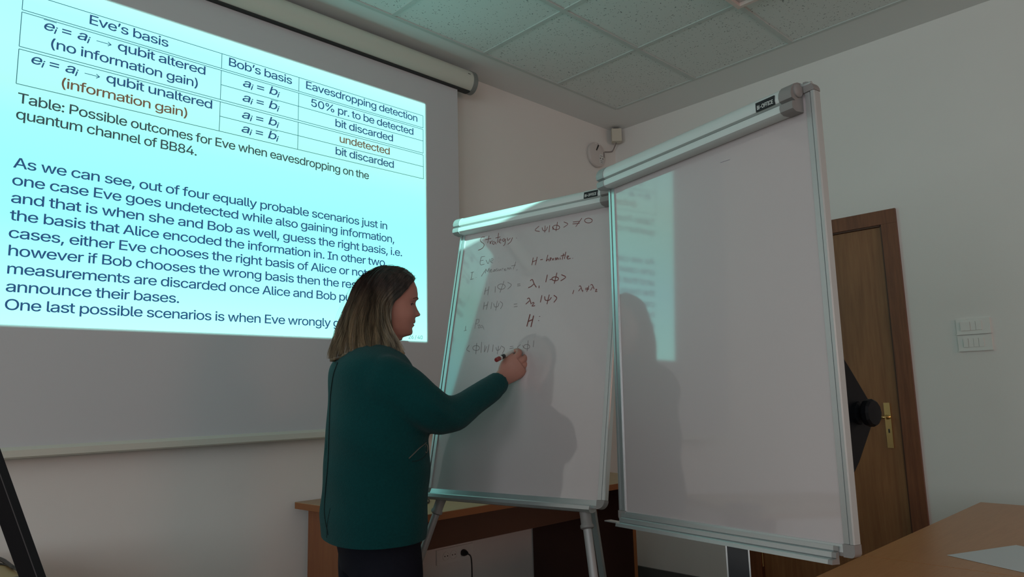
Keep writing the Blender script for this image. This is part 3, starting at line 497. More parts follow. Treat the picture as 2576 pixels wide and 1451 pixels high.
# white adapter with a dark lead on the desk
ad = empty('power_adapter', (-2.15, -0.45, TOPZ), label='small white adapter with a dark lead lying on the brown desk', cat='adapter')
obj('body', bx(-0.05, 0.03, -0.03, 0.03, 0.0, 0.028), M_white, ad, bevel=0.006)
bm = bmesh.new(); tube(bm, catmull([(0.028, -0.02, 0.014), (0.05, -0.03, 0.03), (0.07, -0.045, 0.014), (0.05, -0.08, 0.004), (0.0, -0.10, 0.004), (-0.05, -0.05, 0.004)], 5), 0.0035, 8); obj('lead', bm, M_cable, ad, smooth=True)

def student_desk(x0, x1, y0, y1, label):
    r = empty('student_desk', ((x0+x1)/2, (y0+y1)/2, 0), label=label, cat='desk')
    hx, hy = (x1-x0)/2, (y1-y0)/2
    obj('desktop', bx(-hx, hx, -hy, hy, 0.725, 0.75), M_orange, r, bevel=0.003)
    for s in (-1, 1): obj('side_panel', bx(s*(hx-0.04)-0.011, s*(hx-0.04)+0.011, -hy+0.04, hy-0.04, 0, 0.725), M_panel_lit, r)
    obj('front_panel', bx(-hx+0.052, hx-0.052, hy-0.09, hy-0.072, 0.25, 0.72), M_panel_lit, r)
student_desk(-1.888, -0.700, -2.81, -2.205, 'orange-brown desk at the lower right with a sheet of paper on it')
student_desk(-3.10, -1.892, -2.81, -2.205, 'orange-brown desk at the bottom edge, left of the seam to its neighbour')
a = Vector((-1.755, -2.373, 0)); d1 = Vector((0.908, -0.418, 0)); d2 = Vector((-0.418, -0.908, 0))
bm = bmesh.new()
for z in (0.7502, 0.7512):
    pass
v = [bm.verts.new(a + d1*s*0.262 + d2*t*0.34 + Vector((0, 0, 0.7506 + (0.0025 if (s, t) == (1, 0) else 0)))) for s, t in ((0, 0), (1, 0), (1, 1), (0, 1))]
bm.faces.new(v); g = bmesh.ops.extrude_face_region(bm, geom=bm.faces[:]); bmesh.ops.translate(bm, vec=(0, 0, 0.0008), verts=[e_ for e_ in g['geom'] if isinstance(e_, bmesh.types.BMVert)])
tag(obj('paper_sheet', bm, M_paper), label='blank white sheet of paper lying on the lower right desk', cat='paper')

# table by the wall at the far left, with cables and a dark case
def pz(u, v_, z): return hit_plane(u, v_, (0, 0, 1), z)
poly = [pz(*q, 0.75) for q in ((-60, 1398), (-20, 1408), (12, 1418), (32, 1427), (46, 1435), (54, 1443), (58, 1455))]
poly = [(p.x, p.y) for p in poly]
poly = [(-4.75, poly[0][1])] + poly + [(poly[-1][0], -0.95), (-4.75, -0.95)]
tb = empty('wall_table', (-4.1, -0.6, 0), label='yellowish-brown round-cornered table at the lower left by the wall', cat='table')
O2 = Vector((-4.1, -0.6, 0))
obj('tabletop', prism(bmesh.new(), [(x+4.1, y+0.6) for x, y in poly], 'z', 0.725, 0.75), mat('table_ochre', (0.42, 0.26, 0.11), 0.4, var=0.08, vscale=5), tb)
for x in (-4.6, -3.75): obj('leg_panel', bx(x+4.1-0.011, x+4.1+0.011, -0.2, 0.15, 0, 0.725), M_panel_lit, tb)
bm = bmesh.new(); tube(bm, catmull([tuple(pz(u, v_, 0.757)) for u, v_ in ((-30, 1396), (0, 1406), (14, 1413), (26, 1422), (36, 1429), (47, 1436))], 5), [0.006]*10+[0.0055]*10+[0.003]*6, 8)
tag(obj('black_cable', bm, M_cable, smooth=True), label='thick black cable curving over the edge of the left table', cat='cable')
bm = bmesh.new(); tube(bm, catmull([tuple(pz(u, v_, 0.753)) for u, v_ in ((-30, 1415), (0, 1418), (14, 1420), (22, 1423))], 5), 0.003, 8)
tag(obj('black_cable', bm, M_cable, smooth=True), label='thin black cable lying on the left table below the thick one', cat='cable')
p = pz(46, 1449, 0.772)
tag(obj('dark_case', bx(-0.075, 0.012, -0.14, 0.0, 0.0, 0.022, M=Matrix.Translation((p.x, p.y, 0.7503))), M_dark, bevel=0.008), label='dark flat case on the left table beside the monitor edge', cat='case')

# monitor seen exactly edge-on at the left border, on its own desk below the frame
vv = ray(10, 1300); vv = Vector((vv.x, vv.y, 0)).normalized(); T = Vector((vv.y, -vv.x, 0)); a_ = math.radians(13.2)
UP = (Vector((0, 0, 1))*math.cos(a_) - T*math.sin(a_)); TT = (T*math.cos(a_) + Vector((0, 0, 1))*math.sin(a_))
base = CAM + ray(29.0, 1303) * 0.92
TT = ray(82, 1451).cross(ray(0, 1223)).normalized(); TT = -TT if TT.dot(T) < 0 else TT
vv = TT.cross(Vector((0, 0, 1))).normalized(); vv = -vv if vv.dot(ray(29, 1303)) < 0 else vv
UP = vv.cross(TT).normalized(); UP = -UP if UP.z < 0 else UP
MM = Matrix(((vv.x, TT.x, UP.x), (vv.y, TT.y, UP.y), (vv.z, TT.z, UP.z)))
mo = empty('computer_monitor', (base.x, base.y, 0.75), label='black computer monitor seen edge-on at the lower left border', cat='monitor')
MT = Matrix.Translation(base - Vector((base.x, base.y, 0.75))) @ MM.to_4x4()
obj('back_shell', bx(0.0, 0.52, -0.0105, 0.0028, -0.13, 0.20, M=MT), M_black, mo, bevel=0.0015)
obj('screen_bezel', bx(-0.001, 0.521, 0.0036, 0.0105, -0.132, 0.202, M=MT), mat('bezel_black', (0.004, 0.007, 0.009), 0.5, spec=0.2), mo, bevel=0.0015)
obj('seam_strip', bx(-0.0008, 0.5205, 0.0027, 0.0037, -0.131, 0.201, M=MT), mat('seam_grey', (0.06, 0.06, 0.065), 0.4), mo)
bm = bx(0.22, 0.30, -0.0075, 0.0, -0.262, -0.125, M=MT)
obj('neck', bm, M_black, mo)
bb = MT @ Vector((0.26, -0.004, -0.255))
obj('foot', bx(bb.x-0.11, bb.x+0.11, bb.y-0.09, bb.y+0.09, 0.0, 0.012), M_black, mo, bevel=0.004)
obj('stand_post', bx(bb.x-0.02, bb.x+0.02, bb.y-0.02, bb.y+0.02, 0.005, max(0.02, bb.z+0.004)), M_black, mo)
r = empty('student_desk', (-4.35, -2.30, 0), label='desk below the frame carrying the edge-on monitor', cat='desk')
obj('desktop', bx(-0.6, 0.42, -0.30, 0.48, 0.725, 0.75), M_orange, r, bevel=0.003)
for s in (-0.55, 0.37): obj('side_panel', bx(s-0.011, s+0.011, -0.25, 0.43, 0, 0.725), M_panel_lit, r)

# ------------------------------------------------------------------ flip-chart easels
def frame_matrix(c, ex, ez):
    ex = Vector(ex).normalized(); ez = Vector(ez); ez = (ez - ex*ez.dot(ex)).normalized(); y = ez.cross(ex)
    return Matrix(((ex.x, y.x, ez.x, c[0]), (ex.y, y.y, ez.y, c[1]), (ex.z, y.z, ez.z, c[2]), (0, 0, 0, 1)))
NEARM = frame_matrix((-2.38270, -2.06680, 1.37558), (-0.17942, -0.98362, 0.01748), (0.03591, 0.01120, 0.99929))
FARM = frame_matrix((-2.29645, -1.31872, 1.37923), (0.16199, -0.98679, 0.00307), (0.21752, 0.03874, 0.97529))
def easel_root(name, M_, label):
    o = empty(name, (0, 0, 0), label=label, cat='flip chart'); o.matrix_world = M_; return o
def board_parts(o, near):
    HW, HH = 0.35, 0.513
    obj('writing_surface', bx(-HW+0.016, HW-0.016, -0.002, 0.004, -HH+0.02, HH-0.02), M_board, o)
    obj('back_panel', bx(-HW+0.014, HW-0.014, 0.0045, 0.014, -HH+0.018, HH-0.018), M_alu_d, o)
    for s in (-1, 1):
        # rail profile (x outwards, y): inner strip, groove, raised outer strip, side face
        pr = [(0.326, 0.012), (0.326, -0.006), (0.338, -0.006), (0.3385, -0.003), (0.3405, -0.003), (0.341, -0.008), (0.348, -0.008), (0.350, -0.005), (0.350, 0.014), (0.326, 0.014)]
        obj('frame_rail', prism(bmesh.new(), [(s*x, y) for x, y in pr], 'z', -0.488, 0.488), M_alu, o)
    pr = [(-0.006, -0.513), (-0.009, -0.505), (-0.006, -0.490), (0.014, -0.490), (0.014, -0.513)]
    obj('frame_rail', prism(bmesh.new(), pr, 'x', -0.326, 0.326), M_alu, o)
    pr = [(-0.008, 0.513), (-0.008, 0.492), (0.014, 0.492), (0.014, 0.513)]
    obj('frame_rail', prism(bmesh.new(), pr, 'x', -0.326, 0.326), M_alu, o)
    for sx in (-1, 1):
        for sz in (-1, 1):
            R_ = 0.010 if (near and sz < 0) else 0.024; pts = [(0.325, 0.4885), (0.3505, 0.4885)] + [(0.3505-R_+R_*math.cos(a), 0.514-R_+R_*math.sin(a)) for a in [i*PI/2/6 for i in range(7)]] + [(0.325, 0.514)]
            obj('corner_cap', prism(bmesh.new(), [(sx*x, sz*z) for x, z in pts], 'y', -0.009, 0.0155), M_cap, o)
    # clamp header
    hx0, hx1 = -0.330, 0.285
    low = [(-0.004, 0.447), (-0.030, 0.444), (-0.041, 0.449), (-0.043, 0.457), (-0.041, 0.466), (-0.030, 0.469), (-0.004, 0.469)]
    upp = [(-0.004, 0.4705), (-0.034, 0.4705), (-0.042, 0.4735), (-0.0445, 0.481), (-0.043, 0.491), (-0.038, 0.500), (-0.030, 0.508), (-0.018, 0.513), (-0.004, 0.514)]
    full = low[:-1] + upp[2:]
    hd = obj('clamp_bar', prism(bmesh.new(), upp, 'x', hx0, hx1), M_hdr, o, smooth=True)
    obj('clamp_lip', prism(bmesh.new(), low, 'x', hx0, hx1), M_hdr, hd, smooth=True)
    obj('clamp_groove', prism(bmesh.new(), [(-0.006, 0.4688), (-0.034, 0.4688), (-0.034, 0.4707), (-0.006, 0.4707)], 'x', hx0, hx1), M_casecap, hd)
    obj('clamp_end_cap', prism(bmesh.new(), [(y*1.04, 0.48+(z-0.48)*1.03) for y, z in full], 'x', -0.360, hx0), mat('cap_light', (0.33, 0.35, 0.34), 0.4), hd, smooth=True)
    ec = obj('clamp_end_cap', prism(bmesh.new(), [(y*1.06, 0.48+(z-0.48)*1.05) for y, z in full], 'x', hx1, 0.318), M_cap, hd, smooth=True)
    bm = bmesh.new(); lathe(bm, (0.318, -0.022, 0.493), (1, 0, 0), [(0.016, -0.001), (0.016, 0.003), (0.012, 0.007), (0.002, 0.008)], 24); obj('pivot_button', bm, M_cap, ec, smooth=True)
    bm = bmesh.new(); cyl(bm, (0.300, -0.006, 0.506), (0.345, -0.006, 0.506), 0.0045, n=12); obj('pivot_rod', bm, M_alu, hd, smooth=True)
    # brand sticker
    st = obj('sticker', bx(0.222, 0.274, -0.0455, -0.0425, 0.4725, 0.4945), M_dark, hd, bevel=0.0012)
    text_mesh('sticker_text', [('Bi-OFFICE', 1, 0, 0)], (0.0185, 0.226, 0.270), mat('sticker_white', (0.75, 0.75, 0.72), 0.5), st, lambda x, y: (x, -0.0459, 0.4765 + y), weight=0.012)
near_e = easel_root('flip_chart_easel', NEARM, 'nearer flip chart easel with a blank whiteboard at centre right')
far_e = easel_root('flip_chart_easel', FARM, 'farther flip chart easel with handwritten formulas, beside the woman')
board_parts(near_e, True); board_parts(far_e, False)
# near: pen tray, column, base, bracket with knob
pr = [(-0.0095, -0.494), (-0.0120, -0.494), (-0.0130, -0.503), (-0.0105, -0.5045), (-0.0190, -0.506), (-0.0205, -0.516), (-0.0180, -0.5175), (-0.0330, -0.519), (-0.0350, -0.5275), (-0.0095, -0.529)]
obj('pen_tray', prism(bmesh.new(), pr, 'x', -0.335, 0.306), M_alu, near_e)
obj('pen_tray_tip', bx(-0.386, -0.335, -0.030, -0.006, -0.5205, -0.5175), M_alu, near_e)
obj('tray_end', prism(bmesh.new(), [(y*1.02, z) for y, z in pr], 'x', 0.306, 0.316), M_cap, near_e)
Rz = math.atan2(NEARM[1][0], NEARM[0][0])
inv = NEARM.inverted()
def world_part(name, bm, m, parent, inv_, **k):
    bmesh.ops.transform(bm, matrix=inv_, verts=bm.verts); return obj(name, bm, m, parent, **k)
cpos = NEARM @ Vector((0.0, 0.054, 0)); 
CM = Matrix.Translation((cpos.x, cpos.y, 0)) @ Matrix.Rotation(math.atan2(cpos.y-CAM.y, cpos.x-CAM.x) - PI/2, 4, 'Z')
col_ = world_part('column', bx(-0.024, 0.024, -0.026, 0.026, 0.03, 1.50, M=CM), M_dark, near_e, inv)
for sx in (-1, 1):
    for sy in (-1, 1): world_part('column_edge', bx(*sorted((sx*0.0242, sx*0.0275)), *sorted((sy*0.0235, sy*0.0275)), 0.03, 1.50, M=CM), M_alu, col_, inv)
rings = bmesh.new()
for k in range(5): box(rings, -0.0265, -0.0243, -0.02+k*0.009, -0.0145+k*0.009, 0.815, 0.824, M=CM)
world_part('adjusting_teeth', rings, mat('copper_teeth', (0.35, 0.16, 0.10), 0.4), col_, inv)
bm = bmesh.new(); lathe(bm, (cpos.x, cpos.y, 0.0), (0, 0, 1), [(0.30, 0.0), (0.30, 0.012), (0.26, 0.024), (0.06, 0.035), (0.05, 0.05)], 48); world_part('round_base', bm, M_dark, near_e, inv, smooth=True)
obj('mounting_plate', bx(-0.10, 0.10, 0.015, 0.040, -0.12, 0.12), M_dark, near_e)
br = obj('bracket', prism(bmesh.new(), [(0.015, 0.030), (0.165, -0.130), (0.232, -0.205), (0.232, -0.250), (0.165, -0.335), (0.015, -0.48)], 'x', 0.262, 0.272), M_black, near_e, bevel=0.002)
bm = bmesh.new(); lathe(bm, (0.258, 0.176, -0.227), (1, 0, 0), [(0.026, 0), (0.026, 0.022), (0.014, 0.026), (0.014, 0.034), (0.029, 0.036), (0.031, 0.040), (0.031, 0.050), (0.027, 0.055), (0.002, 0.056)], 12); obj('clamp_knob', bm, M_black, br, smooth=False)
obj('cross_bar', bx(-0.10, 0.262, 0.018, 0.034, -0.02, 0.012), M_black, near_e)
sm = [inv @ hit_plane(u, v_, (NEARM[0][1], NEARM[1][1], NEARM[2][1]), Vector((NEARM[0][1], NEARM[1][1], NEARM[2][1])).dot(Vector((NEARM[0][3], NEARM[1][3], NEARM[2][3]))) - 0.0026) for u, v_ in ((1812, 409), (1824, 405), (1836, 401))]
bm = bmesh.new(); tube(bm, sm, 0.0004, 5); obj('scratch_mark', bm, mat('faint_ink', (0.28, 0.26, 0.34), 0.5), near_e)
# far: bottom tube lip, two front legs, two rear legs, collars
pr = [(-0.007, -0.512), (-0.020, -0.505), (-0.026, -0.508), (-0.027, -0.518), (-0.020, -0.525), (-0.005, -0.526), (0.012, -0.520), (0.012, -0.5135)]
obj('bottom_lip', prism(bmesh.new(), pr, 'x', -0.345, 0.312), M_alu, far_e, smooth=True)
for s, x1, sl in ((-1, 0.280, 0.29), (1, 0.279, 0.255)):
    floor_z = -1.41
    p0 = Vector((s*x1, 0.006, -0.515)); p1 = Vector((s*(x1+sl*(-0.53-floor_z)), -0.005, floor_z+0.012))
    bm = bmesh.new(); cyl(bm, p0, p1, 0.0125, n=18); lg = obj('leg', bm, M_leg, far_e, smooth=True)
    d_ = (p1-p0).normalized(); bm = bmesh.new(); lathe(bm, p0 - d_*0.008, d_, [(0.016, 0), (0.0175, 0.012), (0.0165, 0.03), (0.0165, 0.050), (0.0195, 0.054), (0.0195, 0.062), (0.013, 0.066)], 20); obj('leg_collar', bm, M_cap, lg, smooth=True)
    bm = bmesh.new(); cyl(bm, p1 - d_*0.03, p1+d_*0.006, 0.015, n=14); obj('rubber_foot', bm, M_black, lg, smooth=True)
q0 = Vector((0.03, 0.015, 0.500)); q1 = Vector((0.03, 0.805, -1.212))
zax = (q1-q0).normalized(); xax = Vector((1, 0, 0)); yax = zax.cross(xax)
MR = Matrix(((xax.x, yax.x, zax.x, q0.x), (xax.y, yax.y, zax.y, q0.y), (xax.z, yax.z, zax.z, q0.z), (0, 0, 0, 1)))
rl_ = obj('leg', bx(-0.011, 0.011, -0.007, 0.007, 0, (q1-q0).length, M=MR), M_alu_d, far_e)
obj('rubber_foot', bx(-0.014, 0.014, -0.010, 0.010, (q1-q0).length-0.02, (q1-q0).length+0.006, M=MR), M_black, rl_)
obj('rear_hinge', bx(-0.045, 0.045, 0.0142, 0.030, 0.470, 0.508), M_cap, far_e)

# handwriting on the far board (marker strokes, traced as thin raised ink)
cn = Vector((FARM[0][1], FARM[1][1], FARM[2][1])); cc = Vector((FARM[0][3], FARM[1][3], FARM[2][3]))
finv = FARM.inverted()
def wb(u, v_):
    P = hit_plane(1140 + u/2.902, 460 + v_/2.902, cn, cn.dot(cc) - 0.002); return finv @ P
def ell(cx_, cy_, rx, ry, a0=0.3, n=14): return [(cx_+rx*math.cos(a0+2*PI*i/n), cy_+ry*math.sin(a0+2*PI*i/n)) for i in range(n+1)]
INK = {
 'strategy_heading': (1.0, [[(232,395),(208,398),(200,425),(226,448),(215,475),(183,492)],[(262,385),(252,440)],[(235,415),(278,405)],[(268,425),(272,445),(277,427),(290,425)],[(302,425),(286,438),(298,450),(306,430),(313,448)],[(332,365),(322,440)],[(310,402),(345,394)],[(337,428),(350,418),(342,410),(333,430),(350,440)],[(376,405),(360,415),(370,428),(380,408),(378,445),(366,460)],[(395,400),(400,420),(418,402)],[(434,398),(420,430),(398,448)],[(461,401),(464,403)],
   [(628,315),(598,345),(632,355)],[(650,325),(656,346),(676,348),(690,320)],[(672,312),(668,362)],[(705,310),(700,360)],[(726,320),(732,333),(726,342)],ell(752,325,26,16),[(762,285),(750,352)],[(808,285),(838,300),(806,325)],[(874,286),(924,280)],[(872,300),(924,294)],[(940,257),(895,320)],ell(988,275,28,17)]),
 'eve_line': (0.7, [[(205,540),(198,570),(200,598),(228,592)],[(200,568),(222,563)],[(205,540),(232,535)],[(240,562),(255,590),(268,555)],[(275,575),(292,560),(282,552),(272,575),(290,585)],[(335,547),(334,549)],[(333,577),(332,579)]]),
 'hermitic_line': (1.2, [[(585,545),(575,600)],[(614,540),(600,600)],[(578,578),(610,563)],[(636,562),(655,558)],[(692,525),(680,572),(694,555),(702,572)],[(705,560),(718,550),(708,548),(712,568)],[(725,550),(728,565),(736,548)],[(745,565),(750,545),(756,562),(762,545),(770,560)],[(780,545),(782,560)],[(806,515),(796,560)],[(785,535),(815,525)],[(823,503),(812,555)],[(830,548),(845,535),(832,535),(835,555),(858,550)],[(872,549),(875,551)]]),
 'measurement_line': (0.8, [[(140,652),(132,700)],[(125,705),(148,700)],[(128,655),(150,650)],[(167,689),(169,691)],[(205,682),(232,640)],[(235,660),(238,628),(250,648),(262,622),(262,655)],[(270,645),(282,635),(275,630),(272,650),(285,648)],[(300,632),(290,645),(302,645),(305,630),(310,645)],[(322,625),(315,632),(325,640),(315,645)],[(332,628),(335,642),(345,628),(347,640)],[(355,640),(358,625),(368,625)],[(370,635),(382,625),(375,640),(390,635)],[(395,632),(400,618),(410,632),(415,616),(424,630)],[(458,575),(438,632)],[(425,606),(455,600)],[(468,630),(463,641)]]),
 'first_equation': (0.9, [[(238,765),(228,815)],[(262,755),(252,818)],[(230,790),(260,780)],[(308,755),(306,800)],ell(352,757,28,19),[(372,715),(342,800)],[(398,725),(425,745),(398,775)],[(468,740),(490,737)],[(468,752),(492,748)]]),
 'first_equation_right': (1.4, [[(562,715),(578,705),(592,738),(608,762)],[(592,735),(570,755),(548,765)],[(628,750),(627,768)],[(688,670),(676,725)],[(705,706),(722,703)],ell(745,700,24,14),[(758,655),(738,735)],[(790,670),(822,688),(785,715)]]),
 'condition': (1.1, [[(882,782),(872,810)],[(918,757),(930,752),(942,788)],[(932,768),(915,790)],[(948,782),(945,796)],[(965,770),(990,766)],[(965,779),(992,775)],[(992,750),(975,795)],[(1003,747),(1015,742),(1030,775)],[(1018,760),(1003,785)],[(1038,778),(1050,777),(1038,792),(1053,792)]]),
 'second_equation': (0.85, [[(228,870),(220,925)],[(255,865),(242,925)],[(222,900),(250,890)],[(283,870),(275,920)],[(295,880),(305,905),(328,900),(335,875)],[(322,862),(310,932)],[(343,865),(362,885),(345,920)],[(443,885),(468,882)],[(443,905),(470,900)]]),
 'second_equation_right': (1.4, [[(540,847),(556,842),(570,885)],[(558,860),(530,885)],[(574,880),(585,872),(590,880),(575,898),(598,896)],[(648,820),(637,872)],[(668,828),(673,855),(700,856),(718,835)],[(702,815),(685,885)],[(735,820),(757,840),(735,872)]]),
 'property_line': (0.6, [[(92,1045),(88,1076)],[(78,1080),(100,1073)],[(170,1000),(158,1065)],[(165,1000),(188,995),(185,1020),(165,1030)],[(178,1040),(194,1036),(183,1058),(200,1057)],ell(208,1048,8,8),[(220,1050),(225,1070)]]),
 'operator_letter': (1.9, [[(562,958),(538,1048)],[(588,968),(568,1052)],[(545,1012),(580,998)],[(632,973),(631,977)],[(625,1003),(624,1007)]]),
 'bottom_equation': (0.9, [[(118,1185),(98,1215),(122,1232)],ell(168,1205,25,18),[(172,1168),(165,1250)],[(208,1160),(203,1240)],[(232,1185),(227,1235)],[(262,1180),(250,1238)],[(230,1232),(246,1192)],[(293,1180),(287,1232)],[(312,1200),(320,1222),(340,1215),(348,1195)],[(332,1190),(322,1250)],[(350,1190),(375,1208),(358,1248)],[(415,1195),(440,1192)],[(412,1210),(442,1205)],[(492,1180),(470,1200),(485,1215)],[(505,1187),(515,1198),(510,1204)],ell(537,1195,22,16),[(548,1150),(540,1228)],[(589,1150),(585,1198)]]),
}
M_ink = mat('marker_ink_maroon', (0.17, 0.026, 0.022), 0.6); M_ink2 = mat('marker_ink_in_glare', (0.22, 0.17, 0.17), 0.6)  # second ink is paler: the board's reflection over the left strokes, painted in
for nm, (wd, strokes) in INK.items():
    vs, fs = [], []
    for st in strokes:
        pts = [wb(*q[:2]) for q in (catmull(st, 3) if len(st) > 2 else st)]
        hw = 0.0011*wd; b0 = len(vs)
        for i, p in enumerate(pts):
            t_ = (pts[min(i+1, len(pts)-1)] - pts[max(i-1, 0)]).normalized(); n_ = Vector((-t_.z, 0, t_.x))
            for s in (-1, 1): vs.append((p.x+n_.x*hw*s, -0.0024, p.z+n_.z*hw*s))
        for i in range(len(pts)-1): fs.append((b0+2*i, b0+2*i+1, b0+2*i+3, b0+2*i+2))
    mesh('handwriting', vs, fs, M_ink if wd >= 1.0 else M_ink2, far_e)['kind'] = 'stuff'
bpy.context.view_layer.update()

# ------------------------------------------------------------------ the woman writing on the far board
PQ = Vector((-2.72, -1.14, 0.0))                    # point on the floor under her head
VD = Vector((0.5441, 0.8390, 0.0)).normalized()     # horizontal direction away from the camera
FD = Vector((VD.y, -VD.x, 0))                       # to the right in the picture: the way she faces
def PT(u, v, s=0.0):
    """3D point seen at (u, v) that lies s metres nearer the viewer than the plane through her middle"""
    return hit_plane(u, v, VD, VD.dot(PQ) - s)
woman = empty('person', (PQ.x, PQ.y, 0), label='woman in a long dark green sweater and black trousers writing on the far flip chart', cat='person')
def local(me):
    for v in me.vertices: v.co -= PQ
def voxel(bm, size, smooth_it=4, name='tmp', factor=0.5):
    me = bpy.data.meshes.new(name); bmesh.ops.recalc_face_normals(bm, faces=bm.faces); bm.to_mesh(me); bm.free()
    o = bpy.data.objects.new(name, me); C.objects.link(o)
    r_ = o.modifiers.new('r', 'REMESH'); r_.mode = 'VOXEL'; r_.voxel_size = size; r_.use_smooth_shade = True
    if smooth_it:
        s_ = o.modifiers.new('s', 'SMOOTH'); s_.iterations = smooth_it; s_.factor = factor
    dg = bpy.context.evaluated_depsgraph_get(); dg.update()
    out = bpy.data.meshes.new_from_object(o.evaluated_get(dg)); bpy.data.objects.remove(o)
    for p in out.polygons: p.use_smooth = True
    return out
def ringloft(bm, rings, cap=True):
    R_ = [[bm.verts.new(p) for p in r] for r in rings]; n = len(R_[0])
    for a, b in zip(R_, R_[1:]):
        for i in range(n): bm.faces.new((a[i], a[(i+1) % n], b[(i+1) % n], b[i]))
    if cap: bm.faces.new(R_[0][::-1]); bm.faces.new(R_[-1])
def limb(bm, pts, k=6, n=20):
    """pts: (Vector, ra, rb) with ra across the view, rb in depth"""
    q = catmull([(*p, a, b) for p, a, b in pts], k); P = [Vector(x[:3]) for x in q]; rings = []; prev = VD
    for i, p in enumerate(P):
        t = (P[min(i+1, len(P)-1)] - P[max(i-1, 0)]).normalized()
        b_ = (prev - t*prev.dot(t)).normalized(); a_ = t.cross(b_); prev = b_
        rings.append([p + a_*q[i][3]*math.cos(2*PI*j/n) + b_*q[i][4]*math.sin(2*PI*j/n) for j in range(n)])
    ringloft(bm, rings)
th = math.radians(17)                                 # torso turned a little away from the viewer
BF = FD*math.cos(th) + VD*math.sin(th); BS = -VD*math.cos(th) + FD*math.sin(th)     # forward, and towards her right side
def torso(bm, spec, n=48, k=5, ex=2.3):
    q = catmull(spec, k); rings = []
    for z, f, s_, a_, b_ in q:      # height, centre offset forward, centre offset side, half depth, half width
        c = PQ + FD*f - VD*s_ + Vector((0, 0, z)); r_ = []
        for j in range(n):
            t = 2*PI*j/n; ct, st = math.cos(t), math.sin(t)
            x = a_*math.copysign(abs(ct)**(2/ex), ct); y = b_*math.copysign(abs(st)**(2/ex), st)
            r_.append(c + BF*x + BS*y)
        rings.append(r_)
    ringloft(bm, rings)

# ---- joints
SH = PT(962, 958, 0.150); EL = PT(1108, 1040, 0.130); WR = PT(1258, 958, -0.035)
SHL = PT(915, 940, -0.19); ELL = SHL + Vector((0, 0, -0.29)) - FD*0.02; WRL = ELL + Vector((0, 0, -0.22)) + FD*0.07

# ---- sweater
bm = bmesh.new()
torso(bm, [(0.765, -0.042, 0.0, 0.134, 0.220), (0.80, -0.043, 0.0, 0.138, 0.223), (0.835, -0.044, 0.0, 0.142, 0.228), (0.88, -0.046, 0.0, 0.146, 0.228), (0.98, -0.034, 0.0, 0.147, 0.218), (1.10, -0.030, 0.0, 0.146, 0.208), (1.20, -0.033, 0.0, 0.140, 0.205),
           (1.275, -0.045, 0.0, 0.125, 0.198), (1.315, -0.050, 0.0, 0.110, 0.182), (1.345, -0.048, 0.0, 0.088, 0.135), (1.368, -0.040, 0.0, 0.070, 0.088), (1.388, -0.034, 0.0, 0.062, 0.068)])
limb(bm, [(SH + VD*0.07 + Vector((0, 0, 0.0)), 0.066, 0.06), (SH, 0.080, 0.062), (PT(1015, 985, 0.162), 0.081, 0.060), (PT(1062, 1018, 0.160), 0.072, 0.056), (EL, 0.060, 0.052), (PT(1150, 1035, 0.098), 0.052, 0.047), (PT(1205, 1000, 0.035), 0.044, 0.041), (PT(1250, 964, -0.026), 0.037, 0.036), (PT(1254, 961, -0.031), 0.036, 0.035)])
limb(bm, [(SHL - VD*0.06, 0.06, 0.055), (SHL, 0.072, 0.058), ((SHL+ELL)/2, 0.062, 0.055), (ELL, 0.054, 0.05), ((ELL+WRL)/2, 0.048, 0.045), (WRL, 0.040, 0.038)])
me = voxel(bm, 0.008, 6, 'sweater')
bm = bmesh.new(); bm.from_mesh(me)
bmesh.ops.bisect_plane(bm, geom=bm.verts[:]+bm.edges[:]+bm.faces[:], plane_co=PQ + Vector((0, 0, 0.806)), plane_no=Vector((0, 0, 1)) - FD*0.02, clear_inner=True)
bm.to_mesh(me); bm.free()
# soft folds: displace along the normal with a few directed waves
me.update()
def fold(co):
    p = co - PQ; f = p.dot(FD); s_ = -p.dot(VD); z = p.z; d = 0.0
    d += 0.0045*math.sin(26*(f*0.75 + (z-1.0)*1.0) + 2.2*math.sin(6*z))*max(0, 1-abs(z-1.05)/0.30)*(1 if s_ > 0 else 0.3)
    d += 0.003*math.sin(17*(f*0.4 - z*1.3)+1.0)
    g_ = math.exp(-((f-0.13)/0.06)**2 - ((z-1.14)/0.07)**2)
    d += 0.004*g_*math.sin(120*(f*0.5+z*0.8))
    return d
nrm = [v.normal.copy() for v in me.vertices]
for v, n_ in zip(me.vertices, nrm): v.co += n_*fold(v.co)
M_sweater = mat('sweater_wool', (0.003, 0.052, 0.054), 0.9, spec=0.1, bump=0.9, bscale=330, var=0.18, vscale=160, sheen=0.08)
sw_me = me.copy(); BV = BVHTree.FromPolygons([v.co for v in sw_me.vertices], [tuple(p.vertices) for p in sw_me.polygons])
local(me); sweater = link('sweater', me, M_sweater, woman)
def on_sweater(u, v_, lift=0.001):
    r_ = ray(u, v_); h_ = BV.ray_cast(CAM, r_)
    return None if h_[0] is None else h_[0] + h_[1]*lift - PQ
def stitched(name, px, rad, m_, parent, lift=0.001, k=6):
    pts = [on_sweater(*q, lift) for q in catmull(px, k)]; pts = [p for p in pts if p is not None]
    if len(pts) < 2: return
    bm = bmesh.new(); tube(bm, pts, rad, 6); return obj(name, bm, m_, parent, smooth=True)
M_seam = mat('seam_thread', (0.002, 0.016, 0.016), 0.9)
stitched('back_seam', [(850, 912), (839, 945), (832, 1000), (829, 1080), (826, 1160), (820, 1230), (817, 1290), (826, 1345)], 0.0018, M_seam, sweater, 0.0010, 8)
stitched('hem_vent', [(831, 1278), (824, 1315), (822, 1352)], 0.0012, M_seam, sweater, 0.0002)
M_zip = mat('zip_metal', (0.22, 0.20, 0.17), 0.35, metal=0.8)
zp = stitched('zipper', [(1028, 1153), (1040, 1141), (1055, 1126), (1071, 1113)], 0.0017, M_zip, sweater, 0.0012)
c0 = on_sweater(1070, 1118, 0.003); 
